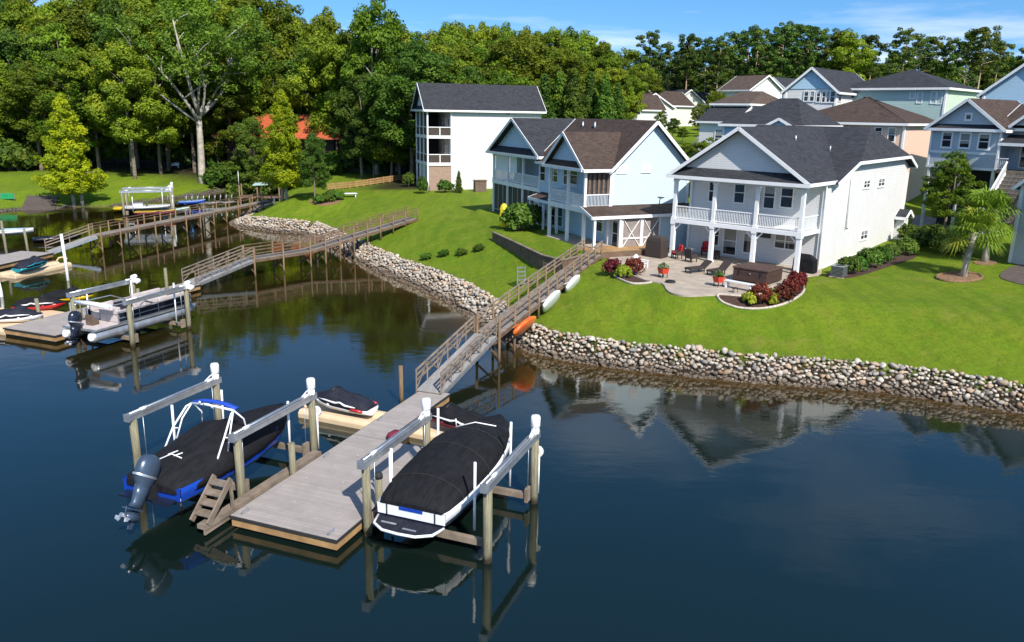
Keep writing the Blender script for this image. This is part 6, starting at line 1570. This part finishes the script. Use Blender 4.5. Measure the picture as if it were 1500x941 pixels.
def mk_cone(seed, H, Wd, mat, bark='bark_pale', clear=.14, per=50, size=.3, name='cypress_tree', dens=1.0, trunks=1, lump=.35):
    rg = random.Random(seed); root = thing(name, 'x', 'tree'); tk = MB(); cl = []
    for k in range(trunks): limb(tk, (k * .9, k * .3, -.5), (.0, 0, H * .95), .24, .04, rg, .01, 7)
    n = int(150 * dens)
    ph = [rg.uniform(0, 6.3) for _ in range(4)]
    for i in range(n):
        t = (i + .5) / n; z = H * (clear + (1 - clear) * t ** 1.08); R_ = Wd / 2 * (1 - t ** 1.25) ** .8 * (min(1, t / .08) * .5 + .5) + .12
        a = i * 2.4 + rg.uniform(-.4, .4); k = rg.uniform(.35, 1.0) * (1 + lump * (math.sin(3 * a + z * 1.1 + ph[0]) + .8 * math.sin(z * 2.6 + ph[1] + a)) * .6); p = Vector((R_ * k * math.cos(a), R_ * k * math.sin(a), z + rg.uniform(-.2, .2)))
        cl.append((p, rg.uniform(.4, .8) * (.55 + .55 * (1 - t)) * H / 14 + .1, Vector((math.cos(a), math.sin(a), .3)), rg.uniform(.1, 1)))
        if i % 4 == 0: limb(tk, (0, 0, z - .3), p, .05, .015, rg, .05, 3)
    tk.build('trunk', W[bark], root); leaves('crown', cl, W[mat], root, seed, size, per, .8)
    return root
def mk_shrub(seed, r=.6, mat='leaf_box', size=.1, name='round_shrub', n=130, hgt=.85, per=60, loose=.14):
    rg = random.Random(seed); root = thing(name, 'x', 'shrub'); cl = []
    for i in range(n):
        u = Vector((rg.gauss(0, 1), rg.gauss(0, 1), rg.gauss(0, 1))).normalized(); u.z = abs(u.z) if u.z < -.35 else u.z
        k = r * rg.uniform(.78, 1.0) * (1 + rg.gauss(0, loose * .4)); cl.append(((u.x * k, u.y * k, hgt * r * .9 + u.z * k * hgt), r * rg.uniform(.2, .3), u, rg.uniform(.1, .9)))
    b = MB()
    for i in range(5): a = i * 1.3; b.tube([(0, 0, -.1), (r * .4 * math.cos(a), r * .4 * math.sin(a), hgt * r)], [.03, .012], 5)
    b.build('stems', W['bark'], root)
    o = leaves('foliage', cl, W[mat], root, seed, size, per, 1.0, 1.5, 1.0, 24); return root
def mk_palm(seed, H=3.2, R_=2.3, nf=46):
    rg = random.Random(seed); root = thing('palm_tree', 'x', 'palm'); tk = MB()
    pts = [(0, 0, -.3), (.05, 0, H * .3), (.22, .02, H * .65), (.4, .05, H)]; tk.tube(pts, [.26, .19, .19, .2], 10)
    for i in range(46):
        t = rg.uniform(.3, 1); a = rg.uniform(0, 6.3); c = Vector((.4 * t * t, .03, H * t)); d = Vector((math.cos(a), math.sin(a), .55)); tk.bar(c + d * .14, c + d * .34, .09, .04)
    tk.build('trunk', W['bark_pale'], root)
    V = []; F = []; T = []
    top = Vector((.4, .05, H))
    for i in range(nf):
        a = i * 2.4 + rg.uniform(-.2, .2); el = rg.uniform(-.55, 1.35) if i % 3 else rg.uniform(.2, 1.4); L = R_ * rg.uniform(.4, .55); tn = .25 + .5 * max(0, el) / 1.4 + rg.uniform(-.1, .2) + (.5 if el < -.3 else 0)
        d = Vector((math.cos(a) * math.cos(el), math.sin(a) * math.cos(el), math.sin(el))); side = Vector((-math.sin(a), math.cos(a), 0)); up = d.cross(side) * -1
        e = top + d * L - Vector((0, 0, .12 * L)); o = len(V)
        V += [top + side * .03, top - side * .03, e - side * .025, e + side * .025]; F.append((o, o + 1, o + 2, o + 3)); T += [tn] * 4
        nb = 15; BL = R_ * .58
        for k in range(nb):
            g = (k / (nb - 1) - .5) * 3.7; bd = (d * math.cos(g) + side * math.sin(g)).normalized(); fold = up * (-.10 * abs(math.sin(g)))
            l = BL * (.65 + .35 * math.cos(g * .6)); w_ = bd.cross(up).normalized() * .055
            m = e + bd * l * .6 + fold * l; q = e + bd * l + fold * l - Vector((0, 0, l * (.18 + .35 * rg.random())))
            o = len(V); V += [e - w_ * .3, m - w_, m + w_, e + w_ * .3, q]; F += [(o, o + 1, o + 2, o + 3), (o + 1, o + 4, o + 2)]; T += [tn + rg.uniform(-.08, .08)] * 5
    me = bpy.data.meshes.new('crown'); me.from_pydata([tuple(v) for v in V], [], F); me.update(); vattr(me, 'tone', np.clip(T, 0, 1)); me.materials.append(W['leaf_palm'])
    o = bpy.data.objects.new('crown', me); COL.objects.link(o); o.parent = root
    return root

BROAD = [mk_broad(11, 20, 11, 16), mk_broad(12, 20, 12.5, 18, .2), mk_broad(13, 20, 9, 15, .22), mk_broad(14, 20, 13, 20, .28), mk_broad(15, 20, 10, 17, .16, 'leaf', clr=(.5, 1.0)), mk_broad(16, 20, 11, 18, .2, 'leaf_dark'), mk_broad(17, 20, 9.5, 16, .15, 'leaf_dark')]
PINE = [mk_pine(31), mk_pine(32, 26, .42), mk_pine(33, 26, .58)]
used = set()
def plant(proto, base, H0, H, rz, label, group=None, wide=1.0):
    s = H / H0
    if proto.name not in used: o = proto; used.add(proto.name)
    else: o = copy_tree(proto)
    o.location = base; o.rotation_euler = (0, 0, rz); o.scale = (s * wide, s * wide, s); o['label'] = label
    if group: o['group'] = group
    elif 'group' in o: del o['group']
    return o
SKY = [(-80, -60), (0, -25), (60, -12), (200, -40), (380, -25), (412, 0), (425, 16), (470, 14), (490, -10), (640, -5), (662, 26), (700, 30), (740, 27), (790, 32), (850, 44), (900, 58), (930, 82), (945, 55), (1000, 56), (1060, 50), (1100, 46), (1150, 38), (1205, 42), (1245, 48), (1290, 58), (1320, 46), (1365, 62), (1400, 46), (1440, 46), (1470, 70), (1530, 74)]
def skyy(px): return float(np.interp(px, [a for a, b in SKY], [b for a, b in SKY]))
tr_ = random.Random(21)
def forest(px0, px1, n, Y, dY, drop, jit, protos, label, group, wide=1.0, minH=6):
    for i in range(n):
        px = px0 + (px1 - px0) * (i + tr_.uniform(.1, .9)) / n; y = Y + tr_.uniform(-dY, dY); p = atY(px, 200, y)
        ty = skyy(px) + drop + tr_.uniform(-jit * .25, jit); z = hz(p.x, y); top = atY(px, ty, y).z
        H = max(minH, top - z); pr = tr_.choice(protos)
        plant(pr, (p.x, y, z - .1), 26 if pr in PINE else 20, H, tr_.uniform(0, 6.3), label, group, wide * tr_.uniform(.85, 1.2) * (1 if H < 24 else .88))
B = BROAD
LW = 'leafy tree in the dense wood along the left bank'; LG = 'trees of the left wood'
forest(-50, 245, 8, 143, 3, 105, 60, [B[0], B[2], B[4], B[6]], LW, LG, 1.15)
forest(310, 350, 1, 152, 1, 90, 60, [B[1]], LW, LG, 1.1)
forest(-70, 330, 10, 154, 4, 50, 50, [B[0], B[1], B[3], B[4], B[5]], LW, LG)
forest(330, 500, 5, 159, 3, 60, 45, [B[0], B[4], B[5], B[1]], LW, LG)
forest(-90, 400, 12, 168, 4, 15, 35, [B[0], B[1], B[2], B[3], B[6]], LW, LG)
forest(-90, 405, 11, 184, 5, 0, 12, [B[0], B[1], B[3], B[5]], LW, LG)
forest(405, 490, 4, 187, 4, 4, 8, [B[2], B[4]], LW, LG, .8)
forest(520, 600, 4, 130, 3, 105, 50, [B[5], B[6], B[4]], LW, LG)
forest(480, 660, 7, 150, 4, 40, 40, [B[0], B[1], B[3]], LW, LG)
CW = 'leafy tree in the green hillside wood behind the tall white house'; CG = 'trees of the middle wood'
forest(600, 800, 8, 128, 4, 62, 25, [B[0], B[4], B[5]], CW, CG)
forest(640, 930, 11, 145, 5, 34, 26, [B[0], B[1], B[3], B[4]], CW, CG, 1.1)
forest(640, 950, 12, 165, 5, 14, 20, [B[0], B[1], B[2], B[3], B[4]], CW, CG)
forest(640, 940, 13, 185, 5, 0, 10, [B[1], B[2], B[3], B[0]], CW, CG)
RW = 'leafy tree in the low wood under the pines behind the far houses'; RG = 'trees under the pines'
forest(900, 1540, 20, 194, 5, 92, 18, [B[5], B[6], B[4]], RW, RG, 1.15)
forest(900, 1540, 18, 206, 5, 30, 30, [B[5], B[6], B[0], B[5]], RW, RG, 1.1)
forest(930, 1540, 16, 228, 8, 14, 22, [B[6], B[5], B[4]], RW, RG)
PW = 'tall pine with a bare trunk and high crown along the right skyline'; PG = 'pines on the skyline'
for i, (px, ty, Y) in enumerate(((948, 48, 200), (975, 66, 210), (1002, 52, 203), (1028, 58, 212), (1048, 60, 199), (1066, 49, 201), (1088, 44, 208), (1103, 42, 197), (1122, 50, 212), (1136, 38, 199), (1152, 36, 205), (1170, 38, 198), (1190, 44, 210), (1215, 46, 203), (1262, 52, 206), (1310, 44, 190), (1332, 58, 204), (1352, 54, 210), (1380, 58, 206), (1402, 47, 203), (1424, 40, 178), (1448, 62, 210), (1485, 70, 208))):
    Y -= 15; p = atY(px, 180, Y); z = hz(p.x, Y); top = atY(px, ty, Y).z
    plant(PINE[i % 3], (p.x, Y, z - .1), 26, top - z, i * 1.9, 'lone pine standing clear on the skyline above the green house' if px == 1424 else PW, None if px == 1424 else PG)
p = atY(1232, 180, 186); plant(B[2], (p.x, 186, hz(p.x, 186)), 20, atY(1232, 42, 186).z - hz(p.x, 186), 1, 'bright green broadleaf tree among the pines above the blue gable', None, 1.1)

# trees that stand out
def basept(px, py): return G(px, py)
def Hto(p, px, ty): return atY(px, ty, p.y).z - p.z
CY = mk_cone(41, 14, 6.4, 'leaf_yellow', trunks=2, per=190, size=.2, dens=1.9, lump=.55)
p = basept(109, 302); plant(CY, p, 14, Hto(p, 120, 140), .4, 'yellow-green cypress on the left bank by the boat ramp', None, 1.05)
p = basept(420, 293); plant(CY, p, 14, Hto(p, 415, 134), 2.2, 'golden yellow-green cypress in front of the red-roofed house', None, 1.0)
p = basept(462, 296); plant(BROAD[6], p, 20, Hto(p, 455, 192), .9, 'small dark green tree right of the golden cypress', None, .85)
p = atY(372, 250, 140); plant(BROAD[5], (p.x, p.y, hz(p.x, p.y)), 20, atY(372, 168, 140).z - hz(p.x, p.y), 1.5, 'dark leafy tree hiding the middle of the red roof', None, .9)
SY = mk_sycamore(51); p = basept(296, 269); plant(SY, p, 27, Hto(p, 285, -8), .0, 'tall pale-barked sycamore with spreading bare limbs on the left lawn', None, 1.15)
p = basept(198, 262); plant(BROAD[2], p, 20, Hto(p, 195, 60), 2.6, 'leafy tree with a pale trunk left of the sycamore', None, 1.0)
p = basept(247, 250); plant(BROAD[2], p, 20, Hto(p, 247, 70), 4.0, 'dark-trunked tree between the pale trunk and the sycamore', None, .6)
TT = mk_broad(61, 20, 8.5, 22, .12, 'leaf', 'bark_pale', (.14, .22), 95, .3, .95, 1.1, .36); p = basept(553, 256); plant(TT, p, 20, Hto(p, 553, -14), .7, 'very tall oak with pale upper limbs left of the tall white house', None, .82)
p = basept(581, 252); plant(TT, p, 20, Hto(p, 590, 14), 3.3, 'slender tall tree close behind the oak at the tall white house', None, .62)
EV = mk_cone(42, 14, 5.0, 'leaf_dark', 'bark', .02, 120, .24, 'evergreen_tree', 1.5, 1, .15)
for i, px in enumerate((796, 818, 840, 862, 884, 902)):
    Y = 126 + (i % 2) * 3; p = atY(px, 200, Y); z = hz(p.x, Y); plant(EV, (p.x, Y, z - .1), 14, atY(px, (110, 106, 103, 106, 110, 122)[i], Y).z - z, i, 'dense dark evergreen in the row behind the blue townhouse', 'row of evergreens', 1.05)
p = basept(1384, 348); plant(BROAD[4], p, 20, Hto(p, 1385, 218), 1.2, 'bushy bright green tree beside the white porch house and the stairs', None, 1.15)
PA = mk_palm(71); p = basept(1411, 406)
s_ = 1.0; PA.location = p; PA['label'] = 'fan palm in a straw ring on the right lawn'; PA.scale = (1.0,) * 3
o = copy_tree(PA); p = basept(1443, 384); o.location = p; o.rotation_euler = (0, 0, 2.2); o.scale = (1.12,) * 3; o['label'] = 'taller fan palm behind the palm in the straw ring'
o = copy_tree(PA); p = basept(1450, 358); o.location = p; o.rotation_euler = (0, 0, 4.2); o.scale = (.8, .8, .9); o['label'] = 'palm whose crown shows in front of the outside stairs'
# street trees
for (px, py, ty, pr, lb, wd) in ((1040, 214, 188, 'palm', 'small palm by the street behind the townhouse', 1), (1058, 190, 140, B[2], 'pale green street tree above the street', 1.3), (1022, 190, 150, B[4], 'green street tree in front of the small far gable', 1.1), (985, 205, 172, B[5], 'round dark street tree in front of the far white house', 1.3), (1000, 208, 186, B[0], 'low leafy bush at the street corner', 1.5), (1020, 232, 208, B[3], 'broad bright green bush behind the townhouse gable', 1.6), (1040, 226, 200, B[4], 'leafy bush beside the lilac house garage', 1.4), (968, 200, 160, B[0], 'small green tree before the turquoise windows', .9), (1160, 170, 132, B[2], 'yellowish small tree left of the blue gable house', 1.2)):
    Y = {1040: 118, 1058: 140, 1022: 150, 985: 135, 1000: 128, 1020: 100, 968: 140, 1160: 120}[px] if py != 226 else 104
    p = atY(px, py, Y); z = hz(p.x, Y)
    if pr == 'palm': o = copy_tree(PA); o.location = (p.x, Y, z); o.scale = (1.1, 1.1, 1.6); o['label'] = lb
    else: plant(pr, (p.x, Y, z), 20, max(2.0, atY(px, ty, Y).z - z), px, lb, None, wd)
# undergrowth at the edge of the wood and shrubs
BX = mk_shrub(81); RD = mk_shrub(82, .6, 'leaf_red', .1, 'burgundy_shrub', 100, .85, 55, .4); LM = mk_shrub(83, .5, 'leaf_lime', .1, 'lime_shrub', 90, .8, 50, .3); DK = mk_shrub(84, 1.0, 'leaf_dark', .2, 'dark_shrub', 110, .8, 55, .4)
def shrub(pr, px, py, r, label, group=None, hs=1.0):
    p = G(px, py)
    if pr.name not in used: o = pr; used.add(pr.name)
    else: o = copy_tree(pr)
    r0 = {BX.name: .6, RD.name: .6, LM.name: .5, DK.name: 1.0}[pr.name]; s = r / r0
    o.location = p; o.rotation_euler = (0, 0, px * 1.7); o.scale = (s, s, s * hs); o['label'] = label
    if group: o['group'] = group
    elif 'group' in o: del o['group']
    return o
for px, py, r in ((1243, 402, .75), (1256, 398, .62), (1272, 392, .85), (1290, 386, .75), (1303, 380, .7), (1327, 374, .8)): shrub(BX, px, py, r, 'clipped round shrub in the row along the white side wall', 'row of round shrubs')
for px, py, r in ((1345, 366, 1.0), (1362, 362, 1.1), (1335, 356, .9), (1380, 372, .9), (1398, 372, .9)): shrub(DK, px, py, r, 'dark green shrub in the hedge behind the palms', 'hedge behind the palms')
for px, py, r, pr, lb in ((913, 408, .5, LM, 'lime green shrub in the bed left of the patio'), (897, 404, .6, RD, 'burgundy shrub left of the lime shrub by the walkway end'), (928, 404, .62, RD, 'burgundy shrub right of the lime shrub in the left bed'), (1097, 446, .42, LM, 'lime shrub at the left of the curved mulch bed'), (1113, 445, .62, RD, 'round burgundy shrub next to the lime shrub in the curved bed'), (1130, 446, .4, LM, 'small yellow-green plant between the red shrubs of the curved bed'), (1145, 443, .55, RD, 'dark red shrub in the middle of the curved bed'), (1157, 434, .55, RD, 'reddish shrub near the hot tub corner'), (1166, 424, .6, RD, 'tall reddish shrub at the end column of the porch')):
    shrub(pr, px, py, r, lb, None, 1.15)
for px, py in ((624, 381), (650, 376), (677, 374), (702, 368)): shrub(DK, px, py, .42, 'small dark plant in the row on the sloping lawn', 'small plants on the lawn', .8)
shrub(BX, 760, 338, 1.5, 'big clipped hedge beside the yellow umbrella', None, .95)
shrub(BX, 778, 334, 1.3, 'clipped hedge block against the blue patio wall', None, .95)
for px, py, r, hs, lb in ((652, 282, .95, 1.0, 'round dark shrub by the brick corner'), (619, 284, .65, 2.0, 'upright clipped shrub at the left of the brick corner'), (598, 274, .7, 1.7, 'clipped shrub at the far end of the tall house front')): shrub(DK, px, py, r, lb, None, hs)
p = G(672, 283); plant(EV, p, 14, 2.9, 1, 'small pointed evergreen against the tall white wall', None, 1.1)
for px, py in ((320, 250), (345, 252), (368, 262), (385, 268), (350, 268), (330, 240), (470, 262), (482, 258), (440, 268)): shrub(DK, px, py, tr_.uniform(1.4, 2.4), 'dark bush among the plantings by the red-roofed house', 'bushes by the red-roofed house', 1.1)
for i in range(34):
    px = -30 + i * 19 + tr_.uniform(-7, 7)
    if 40 < px < 300: continue
    o = shrub(DK, px, 240, tr_.uniform(1.6, 3.0), 'undergrowth bush at the dark edge of the left wood', 'undergrowth of the left wood', 1.1); p = atY(px, 200, tr_.uniform(139, 147)); o.location = (p.x, p.y, hz(p.x, p.y) - .2)
for i in range(20):
    px = 20 + i * 15; o = shrub(DK, px, 240, tr_.uniform(2.4, 3.6), 'undergrowth bush in the deep shade behind the first trunks', 'undergrowth deep in the left wood', 1.2); p = atY(px, 200, tr_.uniform(155, 163)); o.location = (p.x, p.y, hz(p.x, p.y) - .2)
for px, py, r in ((468, 298, .8), (480, 296, .9), (494, 293, .9), (487, 290, .8)): shrub(BX, px, py, r, 'low green plant in the island bed on the lawn', 'plants of the island bed', .7)
